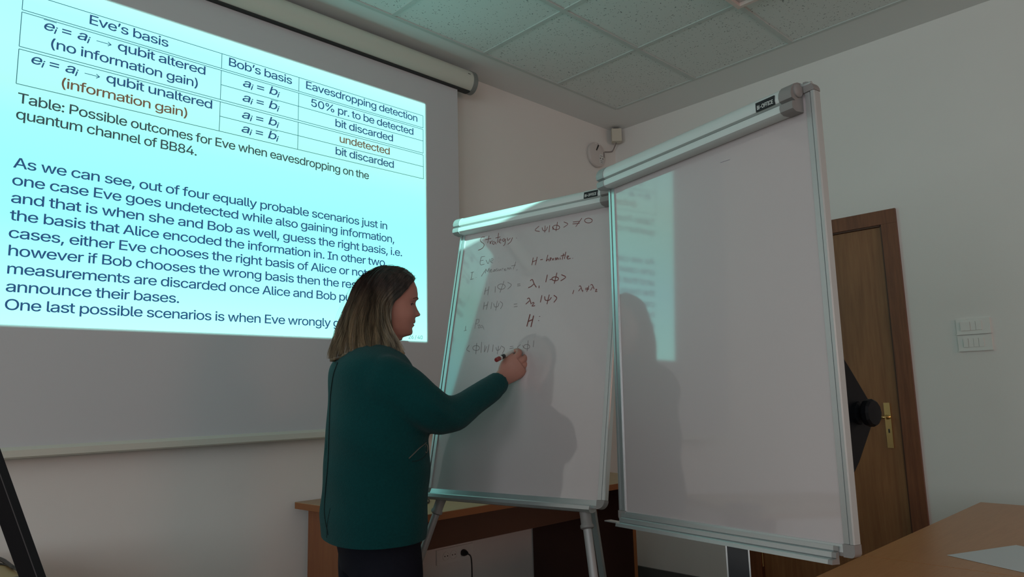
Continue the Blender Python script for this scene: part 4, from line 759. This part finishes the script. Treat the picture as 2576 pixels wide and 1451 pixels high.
if c0 is not None:
    bm = bmesh.new(); tube(bm, [c0 + FD*0.004*math.sin(t) + Vector((0, 0, -0.012-0.012*math.cos(t+PI))) for t in [2*PI*i/14 for i in range(15)]], 0.0013, 6, cap=False); obj('zipper_pull', bm, M_zip, sweater, smooth=True)
stitched('pocket_fold', [(1036, 1160), (1052, 1158), (1066, 1150), (1073, 1140)], 0.0011, M_seam, sweater, 0.0002)
# neckline rib
bm = bmesh.new(); ring = []
for j in range(41):
    t = 2*PI*j/40; ring.append(Vector((0, 0, 1.385 - 0.012*math.cos(t))) + FD*(-0.034) + BF*0.063*math.cos(t) + BS*0.069*math.sin(t))
tube(bm, ring, 0.005, 8, cap=False); obj('neckband', bm, M_sweater, sweater, smooth=True)

# ---- trousers and shoes
HIPR, HIPL = PQ - FD*0.040 + BS*0.085, PQ - FD*0.040 - BS*0.085
bm = bmesh.new()
torso(bm, [(0.70, -0.024, 0, 0.104, 0.150), (0.76, -0.026, 0, 0.112, 0.165), (0.86, -0.038, 0, 0.122, 0.182), (0.95, -0.038, 0, 0.115, 0.17), (1.0, -0.038, 0, 0.105, 0.155)])
for hp_, dx in ((HIPR, 0.0), (HIPL, 0.03)):
    limb(bm, [(hp_ + FD*0.015 + Vector((0, 0, 0.80)), 0.095, 0.085), (hp_ + FD*0.018 + Vector((0, 0, 0.68)), 0.100, 0.084), (hp_ + FD*(0.012+dx) + Vector((0, 0, 0.48)), 0.090, 0.078), (hp_ + FD*(0.015+dx) + Vector((0, 0, 0.36)), 0.080, 0.070), (hp_ + FD*dx + Vector((0, 0, 0.22)), 0.078, 0.068), (hp_ + FD*(dx-0.01) + Vector((0, 0, 0.06)), 0.080, 0.070)])
me = voxel(bm, 0.012, 5, 'trousers'); local(me); link('trousers', me, mat('trousers_black', (0.006, 0.007, 0.014), 0.8, spec=0.2, bump=0.3, bscale=400), woman)
for hp_, dx in ((HIPR, 0.0), (HIPL, 0.03)):
    bm = bmesh.new(); q = hp_ + FD*(dx-0.02)
    rings = []
    for x, w_, h_ in ((-0.075, 0.022, 0.05), (-0.055, 0.036, 0.085), (0.0, 0.040, 0.09), (0.06, 0.043, 0.07), (0.12, 0.047, 0.048), (0.16, 0.040, 0.036), (0.185, 0.018, 0.022)):
        c = q + BF*x; rings.append([c + BS*w_*math.cos(t) + Vector((0, 0, max(0.0, h_/2+0.002 + h_/2*math.sin(t)))) for t in [2*PI*j/18 for j in range(18)]])
    ringloft(bm, rings); me = voxel(bm, 0.005, 3, 'shoe'); local(me); link('shoe', me, mat('shoe_leather', (0.012, 0.011, 0.011), 0.4), woman)

# ---- head: rings of a front profile traced from her silhouette
HY = math.radians(7)                                  # face turned slightly away
HF = FD*math.cos(HY) + VD*math.sin(HY); HS = -VD*math.cos(HY) + FD*math.sin(HY)
def fz(u, v_):
    p = PT(u, v_, 0.0); return (p - PQ).dot(FD), p.z
prof_px = [(1000, 674.5), (1020, 684), (1036, 699), (1043.5, 712), (1049, 725), (1051.3, 740), (1050.8, 750), (1047.5, 757), (1046.8, 762), (1048, 768), (1052, 777), (1056.5, 785), (1059.6, 789.5), (1058.2, 793.5), (1051, 795.5), (1045.6, 797.5), (1045.2, 803), (1046.6, 808.5), (1043.5, 811.5), (1039.8, 813.6), (1042.8, 816.5), (1041.8, 820.5), (1037.3, 823.5), (1037.6, 828), (1039, 834), (1037.6, 840), (1032, 843.5), (1022, 845), (1012, 849)]
PRF = [fz(*q) for q in prof_px]
PRF = sorted([(z, f) for f, z in PRF])
def interp(tab, x):
    if x <= tab[0][0]: return tab[0][1]
    for a, b in zip(tab, tab[1:]):
        if x <= b[0]: return a[1] + (b[1]-a[1])*(x-a[0])/(b[0]-a[0])
    return tab[-1][1]
zt = lambda v_: fz(1045, v_)[1]
BASE = sorted([(fz(u, v_)[1], fz(u, v_)[0]) for u, v_ in ((1000, 674.5), (1020, 684), (1036, 699), (1043.5, 712), (1048, 725), (1049, 740), (1047, 752), (1043, 762), (1042, 775), (1042.5, 790), (1042, 800), (1040, 812), (1037, 823), (1035, 834), (1030, 843), (1022, 846), (1012, 850))])
ztop = 1.613
def head_point(z, t):
    """t angle from the face midline, positive to her right"""
    fb = interp(BASE, z); bk = interp([(1.37, -0.035), (1.40, -0.060), (1.44, -0.085), (1.50, -0.098), (1.55, -0.094), (1.585, -0.072), (1.605, -0.035), (1.613, -0.015)], z)
    wd = interp([(1.385, 0.030), (1.402, 0.040), (1.42, 0.050), (1.45, 0.059), (1.48, 0.066), (1.52, 0.072), (1.55, 0.073), (1.575, 0.066), (1.595, 0.050), (1.608, 0.028), (1.613, 0.012)], z)
    mid = interp([(1.385, 0.0), (1.45, 0.012), (1.52, 0.0), (1.613, 0.0)], z)
    if fb < mid + 0.012: mid = (fb+bk)/2
    ct, st = math.cos(t), math.sin(t)
    ex = 2.35 if ct > 0 else 2.0
    x = mid + (fb-mid)*abs(ct)**(2/ex) if ct > 0 else mid - (mid-bk)*abs(ct)**(2/ex)
    y = wd*math.copysign(abs(st)**(2/ex), st)
    if ct > 0:
        extra = interp(PRF, z) - fb
        zn0, zn1 = zt(757), zt(796)
        if zn1-0.004 < z < zn0:                         # nose: narrow bridge, wider wings
            k_ = (zn0-z)/(zn0-zn1); sg = 0.0075 + 0.0085*max(0, k_-0.25)
            nz_ = math.exp(-(y/sg)**2)
            wing = math.exp(-((abs(y)-0.014)/0.006)**2)*math.exp(-((z-zt(792))/0.006)**2)*0.010
            x += extra*nz_ + wing
        elif z <= zn1-0.004:                            # lips and chin
            x += extra*math.exp(-(y/0.019)**2)
        else:
            x += extra*math.exp(-(y/0.04)**2)
        # eye socket, brow ridge, cheek, mouth line, nasolabial dip
        x -= 0.0105*math.exp(-((abs(y)-0.031)/0.014)**2 - ((z-zt(768))/0.0095)**2)
        x += 0.0040*math.exp(-((abs(y)-0.030)/0.020)**2 - ((z-zt(754))/0.007)**2)
        g_ = math.exp(-((abs(y)-0.042)/0.018)**2 - ((z-zt(792))/0.020)**2); x += 0.0045*g_; y += math.copysign(0.003*g_, y) if y else 0
        x -= 0.0025*math.exp(-(max(0, abs(y)-0.018)/0.006)**2 - ((z-zt(813.6))/0.0016)**2)
        x -= 0.0030*math.exp(-((abs(y)-0.025)/0.005)**2 - ((z-zt(812))/0.006)**2)
    return PQ + HF*x + HS*y + Vector((0, 0, z))
bm = bmesh.new(); rings = []
N = 120
for i in range(150):
    z = 1.388 + (ztop - 1.388)*math.sin(PI/2*(i/149))**0.9
    rings.append([head_point(z, 2*PI*j/N) for j in range(N)])
ringloft(bm, rings)
bm.normal_update(); HBV = BVHTree.FromBMesh(bm)
# neck
limb(bm, [(PQ - FD*0.050 + Vector((0, 0, 1.30)), 0.060, 0.062), (PQ - FD*0.028 + Vector((0, 0, 1.36)), 0.054, 0.056), (PQ - FD*0.012 + Vector((0, 0, 1.41)), 0.052, 0.054), (PQ - FD*0.008 + Vector((0, 0, 1.46)), 0.05, 0.054)])
# ears
for s in (-1, 1):
    e0 = PQ + HF*(-0.012) + HS*s*0.064 + Vector((0, 0, 1.475))
    tube(bm, [e0 + HF*0.002 + Vector((0, 0, -0.028)), e0 - HF*0.006 + HS*s*0.005 + Vector((0, 0, -0.012)), e0 - HF*0.010 + HS*s*0.008 + Vector((0, 0, 0.008)), e0 - HF*0.004 + HS*s*0.006 + Vector((0, 0, 0.026))], [0.007, 0.009, 0.011, 0.007], 10)
# torso, arms under the clothes
torso(bm, [(0.80, -0.038, 0, 0.10, 0.15), (0.95, -0.036, 0, 0.10, 0.15), (1.10, -0.035, 0, 0.09, 0.14), (1.22, -0.04, 0, 0.09, 0.15), (1.29, -0.05, 0, 0.08, 0.14), (1.335, -0.048, 0, 0.06, 0.09)], n=32)
for hp_, dx in ((HIPR, 0.0), (HIPL, 0.03)):
    limb(bm, [(hp_ + FD*0.012 + Vector((0, 0, 0.86)), 0.070, 0.062), (hp_ + FD*0.018 + Vector((0, 0, 0.68)), 0.070, 0.060), (hp_ + FD*(0.014+dx) + Vector((0, 0, 0.46)), 0.055, 0.050), (hp_ + FD*(0.006+dx) + Vector((0, 0, 0.30)), 0.050, 0.046), (hp_ + FD*(dx-0.010) + Vector((0, 0, 0.07)), 0.034, 0.034), (hp_ + FD*(dx+0.04) + Vector((0, 0, 0.032)), 0.022, 0.026)], n=16)
limb(bm, [(SH + VD*0.05, 0.045, 0.04), (SH, 0.048, 0.042), (PT(1040, 1002, 0.160), 0.044, 0.040), (EL, 0.036, 0.034), (PT(1150, 1033, 0.098), 0.034, 0.032), (PT(1205, 998, 0.035), 0.031, 0.028), (WR, 0.0255, 0.0215)], n=18)
limb(bm, [(SHL - VD*0.03, 0.045, 0.04), (SHL, 0.045, 0.04), (ELL, 0.036, 0.034), ((ELL+WRL)/2, 0.034, 0.030), (WRL, 0.026, 0.022)], n=18)
# right hand: palm then five fingers closing on the marker
def chain(bm, pts, n=12): limb(bm, [(p, r_, r_*0.92) for p, r_ in pts], k=4, n=n)
limb(bm, [(PT(1250, 964, -0.026), 0.026, 0.022), (PT(1264, 951, -0.042), 0.0285, 0.020), (PT(1281, 936, -0.052), 0.037, 0.018), (PT(1298, 922, -0.052), 0.0405, 0.017), (PT(1308, 914, -0.052), 0.036, 0.016)], k=4, n=20)
chain(bm, [(PT(1292, 906, -0.050), 0.0125), (PT(1303, 893, -0.054), 0.0115), (PT(1306, 884, -0.066), 0.0100), (PT(1296, 883, -0.080), 0.0088), (PT(1287, 887, -0.088), 0.0075)])   # index
chain(bm, [(PT(1300, 914, -0.050), 0.0130), (PT(1317, 904, -0.056), 0.0115), (PT(1321, 896, -0.074), 0.0100), (PT(1306, 894, -0.090), 0.0090), (PT(1296, 898, -0.094), 0.0075)])   # middle
chain(bm, [(PT(1303, 924, -0.050), 0.0125), (PT(1322, 917, -0.058), 0.0110), (PT(1324, 911, -0.078), 0.0098), (PT(1309, 908, -0.094), 0.0085), (PT(1299, 910, -0.096), 0.0072)])   # ring
chain(bm, [(PT(1300, 936, -0.050), 0.0115), (PT(1319, 931, -0.058), 0.0100), (PT(1320, 926, -0.076), 0.0086), (PT(1308, 922, -0.090), 0.0075), (PT(1300, 923, -0.092), 0.0063)])   # little
chain(bm, [(PT(1262, 944, -0.045), 0.0150), (PT(1264, 926, -0.050), 0.0135), (PT(1271, 909, -0.052), 0.0110), (PT(1283, 899, -0.058), 0.0098), (PT(1292, 893, -0.066), 0.0078)])   # thumb
# left hand hanging relaxed on the far side
limb(bm, [(WRL + Vector((0, 0, 0.01)), 0.026, 0.022), (WRL + Vector((0, 0, -0.04)), 0.036, 0.016), (WRL + Vector((0, 0, -0.09)), 0.040, 0.014)], k=4, n=16)
for j, (o_, l_) in enumerate(((0.030, 0.060), (0.010, 0.070), (-0.010, 0.066), (-0.029, 0.052))):
    b0 = WRL + FD*o_ + Vector((0, 0, -0.08)); chain(bm, [(b0, 0.009), (b0 + Vector((0, 0, -l_*0.5)) + VD*0.002, 0.008), (b0 + Vector((0, 0, -l_)) - VD*0.014 , 0.0065)])
chain(bm, [(WRL + FD*0.022 + Vector((0, 0, -0.02)), 0.012), (WRL + FD*0.042 + Vector((0, 0, -0.05)), 0.0095), (WRL + FD*0.048 + Vector((0, 0, -0.085)), 0.0075)])
me = voxel(bm, 0.0022, 2, 'body', 0.4)
M_skin = mat('skin', (0.42, 0.19, 0.145), 0.5, spec=0.35, var=0.07, vscale=30)
local(me); body = link('body', me, M_skin, woman)

# eyes, lashes, brows, lips
M_eye = mat('eye_white', (0.55, 0.5, 0.48), 0.25)
for s in (1, -1):
    hp0 = head_point(zt(768), 0.0)
    ec_ = PQ + HF*(interp(BASE, zt(768)) - 0.0260) + HS*s*0.032 + Vector((0, 0, zt(768.5)))
    bm = bmesh.new(); bmesh.ops.create_uvsphere(bm, u_segments=20, v_segments=12, radius=0.0118); bmesh.ops.translate(bm, vec=ec_ - PQ, verts=bm.verts)
    ey = obj('eye', bm, M_eye, woman, smooth=True)
    gaze = (HF*0.92 + Vector((0, 0, -0.38))).normalized()
    bm = bmesh.new(); lathe(bm, ec_ - PQ + gaze*0.0108, gaze, [(0.0055, 0), (0.0045, 0.0008), (0.001, 0.0014)], 16); obj('iris', bm, mat('iris_dark', (0.03, 0.03, 0.03), 0.2), ey, smooth=True)
    def facepts(zpx, ys, off=0.001):
        out = []
        for yy, zz in zip(ys, zpx):
            best = None
            for q in range(0, 90):
                p = head_point(zt(zz), s*math.radians(q)); y_ = abs((p-PQ).dot(HS))
                if best is None or abs(y_-yy) < best[0]: best = (abs(y_-yy), p)
            out.append(best[1] + (HF*0.7 + HS*s*0.7)*off - PQ)
        return out
    bm = bmesh.new(); tube(bm, catmull(facepts((767, 765.0, 765.6, 768.5, 771), (0.019, 0.026, 0.034, 0.041, 0.045), 0.0022), 4), [0.0009]*4+[0.0016]*9+[0.001]*4, 6); obj('eyelashes', bm, mat('lash_dark', (0.02, 0.012, 0.01), 0.7), woman, smooth=True)
    bm = bmesh.new(); tube(bm, catmull(facepts((761, 763.5, 765.5), (0.020, 0.034, 0.046), 0.0006), 4), 0.0018, 6); obj('eyelid', bm, M_skin, woman, smooth=True)
    bm = bmesh.new(); tube(bm, catmull(facepts((754, 751.5, 751.5, 755), (0.014, 0.026, 0.038, 0.050), -0.0002), 4), [0.0012]+[0.0022]*8+[0.0015]*3+[0.0008], 6); obj('eyebrow', bm, mat('brow_brown', (0.10, 0.045, 0.03), 0.8), woman, smooth=True)
M_lip = mat('lips', (0.36, 0.12, 0.10), 0.45)
for nm, zz, rr in (('upper_lip', 810.0, 0.0030), ('lower_lip', 818.0, 0.0034)):
    pts = []
    for q in range(-26, 27, 4):
        tq = math.radians(q*1.0); p = head_point(zt(zz + abs(q)/26*(2.5 if nm == 'upper_lip' else -3.0)), tq); pts.append(p - PQ - HF*rr*0.75)
    bm = bmesh.new(); n_ = len(pts); tube(bm, pts, [rr*max(0.25, math.sin(PI*(i+0.5)/n_)) for i in range(n_)], 8); obj(nm, bm, M_lip, woman, smooth=True)

# ---- hair: guides traced over the near side, mirrored to the far side; a lofted under-layer and fine strands on top
GUIDES = [
 [(1038, 702, .016), (1022, 722, .045), (1004, 744, .064), (988, 762, .075), (984, 790, .080), (990, 825, .082), (1002, 855, .086), (1016, 888, .088)],
 [(1032, 694, .012), (1008, 716, .048), (986, 740, .070), (972, 765, .082), (970, 795, .088), (975, 828, .090), (986, 858, .093), (1000, 892, .092)],
 [(1018, 684, .010), (988, 706, .050), (964, 734, .073), (950, 765, .085), (946, 798, .090), (948, 830, .093), (955, 862, .096), (965, 890, .095)],
 [(1000, 676, .008), (966, 697, .050), (940, 728, .072), (924, 765, .084), (916, 800, .088), (914, 832, .090), (915, 862, .092), (918, 888, .092)],
 [(985, 673, .006), (948, 689, .045), (919, 722, .066), (901, 765, .075), (889, 803, .077), (882, 838, .076), (876, 868, .074), (874, 892, .072)],
 [(975, 672.5, .002), (935, 684, .034), (904, 714, .048), (886, 757, .054), (872, 802, .054), (860, 843, .050), (850, 878, .046), (846, 905, .042)],
 [(968, 673, -.004), (928, 684, .012), (897, 712, .018), (880, 755, .020), (865, 801, .018), (851, 845, .014), (840, 880, .010), (843, 910, .006)],
]
far = [[(u, v_, -0.012 - s_*0.9) for u, v_, s_ in g] for g in GUIDES[::-1]]
far = [[(u - (6 if abs(s_) > .05 else 0), v_, s_) for u, v_, s_ in g] for g in far[1:-1]]
ALLG = [[PT(*p) for p in catmull(g, 4)] for g in GUIDES + far]
G_np = np.array([[list(p) for p in g] for g in ALLG])        # guides x points x 3
ng, npt = G_np.shape[:2]
def guide(t):                                                # t in 0..ng-1, smooth across guides
    i = min(int(t), ng-2); f = t-i; P = [G_np[max(0, min(ng-1, i+k))] for k in (-1, 0, 1, 2)]
    return 0.5*((2*P[1])+(P[2]-P[0])*f+(2*P[0]-5*P[1]+4*P[2]-P[3])*f*f+(3*P[1]-P[0]-3*P[2]+P[3])*f**3)
pq = np.array(PQ)
HC = PQ + Vector((0, 0, 1.51))
def push(p, d=0.007):
    w_ = Vector(p) + PQ
    co, no, _, dist = HBV.find_nearest(w_)
    if (co-HC).dot(no) < 0: no = -no
    if (w_-co).dot(no) < d: w_ = co + no*d
    w_ -= PQ; return (w_.x, w_.y, w_.z)
def wave(t, f):
    f = np.asarray(f, float)
    a_ = 0.0055*np.sin(2.3*t + 5.2*f + 0.6*np.sin(3*t)) + 0.0035*np.sin(5.9*t - 3.1*f + 1.0) + 0.002*np.sin(13*t + 7*f)
    return a_*np.clip(f*1.6 - 0.25, 0, 1.2)
def wave2(t, f):
    f = np.asarray(f, float)
    return (0.0045*np.sin(4.1*t + 1.3 + 3.0*f) + 0.003*np.sin(9.7*t + 4*f))*np.clip(f*1.5 - 0.2, 0, 1)
vs, fs = [], []; M_ = 150
for i in range(M_):
    g = guide(i*(ng-1)/(M_-1)) - pq; g = g.copy(); c_ax = np.array([0, 0, 0.0])
    groove = 0.0016*math.sin(i*1.9) + 0.0012*math.sin(i*0.73+1)
    out = g - np.array([*(FD*-0.01)]); out[:, 2] = 0; L_ = np.linalg.norm(out, axis=1, keepdims=True); out = out/np.maximum(L_, 1e-4)
    ramp = np.linspace(0, 1, npt)[:, None]
    tt_ = i*(ng-1)/(M_-1); g = g + np.array(FD)[None, :]*wave(tt_, ramp) + out*wave2(tt_, ramp)
    g = g - out*(0.004 - groove*ramp); vs += [push(x, 0.005) for x in g]
for i in range(M_-1):
    for j in range(npt-1): fs.append((i*npt+j, (i+1)*npt+j, (i+1)*npt+j+1, i*npt+j+1))
M_hair = bpy.data.materials.new('hair_brown_to_blonde'); M_hair.use_nodes = True; nt = M_hair.node_tree; b = nt.nodes['Principled BSDF']
b.inputs['Roughness'].default_value = 0.42; b.inputs['Specular IOR Level'].default_value = 0.45
geo = nt.nodes.new('ShaderNodeNewGeometry'); tc = nt.nodes.new('ShaderNodeTexCoord'); sep = nt.nodes.new('ShaderNodeSeparateXYZ'); nt.links.new(tc.outputs['Object'], sep.inputs[0])
mr = nt.nodes.new('ShaderNodeMapRange'); mr.inputs['From Min'].default_value = 1.55; mr.inputs['From Max'].default_value = 1.33; nt.links.new(sep.outputs[2], mr.inputs[0])
cr = nt.nodes.new('ShaderNodeMixRGB'); cr.inputs[1].default_value = (0.045, 0.030, 0.025, 1); cr.inputs[2].default_value = (0.33, 0.25, 0.15, 1); nt.links.new(mr.outputs[0], cr.inputs[0])  # dyed brown to blonde, contrast raised to paint in shaded core and lit ends
mm = nt.nodes.new('ShaderNodeMapRange'); mm.inputs['To Min'].default_value = 0.45; mm.inputs['To Max'].default_value = 1.5; nt.links.new(geo.outputs['Random Per Island'], mm.inputs[0])
mp = nt.nodes.new('ShaderNodeMapping'); mp.inputs['Scale'].default_value = (48, 48, 5); nt.links.new(tc.outputs['Object'], mp.inputs[0])
ns = nt.nodes.new('ShaderNodeTexNoise'); ns.inputs['Scale'].default_value = 1.0; ns.inputs['Detail'].default_value = 3; nt.links.new(mp.outputs[0], ns.inputs['Vector'])
sr = nt.nodes.new('ShaderNodeMapRange'); sr.inputs['From Min'].default_value = 0.36; sr.inputs['From Max'].default_value = 0.64; sr.inputs['To Min'].default_value = 0.30; sr.inputs['To Max'].default_value = 1.35; nt.links.new(ns.outputs[0], sr.inputs[0])
m0_ = nt.nodes.new('ShaderNodeMixRGB'); m0_.blend_type = 'MULTIPLY'; m0_.inputs[0].default_value = 1; nt.links.new(cr.outputs[0], m0_.inputs[1]); nt.links.new(sr.outputs[0], m0_.inputs[2])
mu = nt.nodes.new('ShaderNodeMixRGB'); mu.blend_type = 'MULTIPLY'; mu.inputs[0].default_value = 1; nt.links.new(m0_.outputs[0], mu.inputs[1]); nt.links.new(mm.outputs[0], mu.inputs[2]); nt.links.new(mu.outputs[0], b.inputs['Base Color'])
hair = mesh('hair', vs, fs, M_hair, woman, smooth=True)
sol = hair.modifiers.new('thick', 'SOLIDIFY'); sol.thickness = 0.005; sol.offset = 0
# crown and back cap of the skull under the strands
rnd = random.Random(11); bm = bmesh.new(); vs, fs = [], []
def strand(t, inset, a0, a1, wob, r0):
    g = guide(t) - pq; g = g[int(a0*(npt-1)): int(a1*(npt-1))+1]; n_ = len(g)
    out = g.copy(); out[:, 2] = 0; out += 1e-6; out /= np.maximum(np.linalg.norm(out, axis=1, keepdims=True), 1e-4)
    ph = rnd.uniform(0, 6.28); prev = None; base_i = len(vs)
    fdv = np.array(FD)
    for k_ in range(n_):
        f = k_/(n_-1); p = g[k_] + fdv*wave(t, a0+(a1-a0)*f) + out[k_]*(inset + wave2(t, a0+(a1-a0)*f)) + fdv*wob*math.sin(ph + 5*f)*f + out[k_]*abs(wob)*0.5*math.cos(ph*2+4*f)*f
        t_ = g[min(k_+1, n_-1)] - g[max(k_-1, 0)]; t_ = t_/max(1e-6, np.linalg.norm(t_)); s1 = np.cross(t_, out[k_]); s1 /= max(1e-6, np.linalg.norm(s1)); s2 = np.cross(t_, s1)
        r_ = r0*(1 - 0.75*f**3); p = np.array(push(p, 0.007 + inset))
        for m_ in range(3): vs.append(tuple(p + (s1*math.cos(2*PI*m_/3) + s2*math.sin(2*PI*m_/3))*r_))
    for k_ in range(n_-1):
        for m_ in range(3): a, b_ = base_i+3*k_+m_, base_i+3*k_+(m_+1) % 3; fs.append((a, b_, b_+3, a+3))
for i in range(3600):
    strand(rnd.uniform(0, ng-1), rnd.uniform(-0.003, 0.0022), rnd.choice((0, 0, 0, 0.1, 0.25)), rnd.uniform(0.88, 1.0) if math.sin(7*i) > -0.4 else rnd.uniform(0.96, 1.0), rnd.uniform(-0.008, 0.008), rnd.uniform(0.0005, 0.0009))
for i in range(130): strand(rnd.uniform(0, ng-1), rnd.uniform(0.002, 0.006), 0, rnd.uniform(0.7, 1), rnd.uniform(-0.02, 0.02), 0.0003)
st_ = mesh('hair_strands', vs, fs, M_hair, woman); st_['kind'] = 'stuff'
# little fly-away hairs on the crown
vs, fs = [], []
for i in range(60):
    u = rnd.uniform(985, 1042); v0 = 676 + max(0, (u-1000))**1.75/26; p0 = PT(u, v0+3, rnd.uniform(-0.02, 0.02)) - PQ
    d_ = FD*rnd.uniform(0.2, 1.0) + Vector((0, 0, rnd.uniform(0.2, 0.9))) + VD*rnd.uniform(-0.5, 0.5); L_ = rnd.uniform(0.006, 0.016)
    pts = [p0, p0 + d_*L_*0.6, p0 + d_*L_ + FD*0.004]; b0 = len(vs)
    for p in pts:
        for m_ in range(3): vs.append(tuple(p + (VD*math.cos(2*PI*m_/3) + Vector((0, 0, 1))*math.sin(2*PI*m_/3))*0.00025))
    for k_ in range(2):
        for m_ in range(3): a, b_ = b0+3*k_+m_, b0+3*k_+(m_+1) % 3; fs.append((a, b_, b_+3, a+3))
fl = mesh('flyaway_hair', vs, fs, M_hair, woman); fl['kind'] = 'stuff'

# ---- the marker in her hand
m0 = PT(1247.5, 905.5, -0.010); m1 = PT(1312, 873, -0.118)
mk = empty('marker_pen', m0, label='whiteboard marker with a dark red end held in the woman\'s right hand', cat='marker')
ax = (m1-m0).normalized(); Lm = (m1-m0).length
bm = bmesh.new(); lathe(bm, (0, 0, 0), ax, [(0.0070, 0.020), (0.0072, 0.024), (0.0072, Lm-0.032), (0.0062, Lm-0.024), (0.0045, Lm-0.010)], 18); obj('barrel', bm, mat('marker_white', (0.6, 0.58, 0.55), 0.35), mk, smooth=True)
bm = bmesh.new(); lathe(bm, (0, 0, 0), ax, [(0.0055, 0.0), (0.0075, 0.002), (0.0075, 0.020)], 18); obj('end_cap', bm, mat('marker_red', (0.25, 0.03, 0.03), 0.35), mk, smooth=True)
bm = bmesh.new(); lathe(bm, (0, 0, 0), ax, [(0.0073, 0.030), (0.0075, 0.031), (0.0075, 0.048), (0.0073, 0.049)], 18); obj('label_band', bm, M_dark, mk, smooth=True)
bm = bmesh.new(); lathe(bm, (0, 0, 0), ax, [(0.0032, Lm-0.010), (0.0028, Lm-0.003), (0.001, Lm)], 12); obj('nib', bm, M_hole, mk, smooth=True)
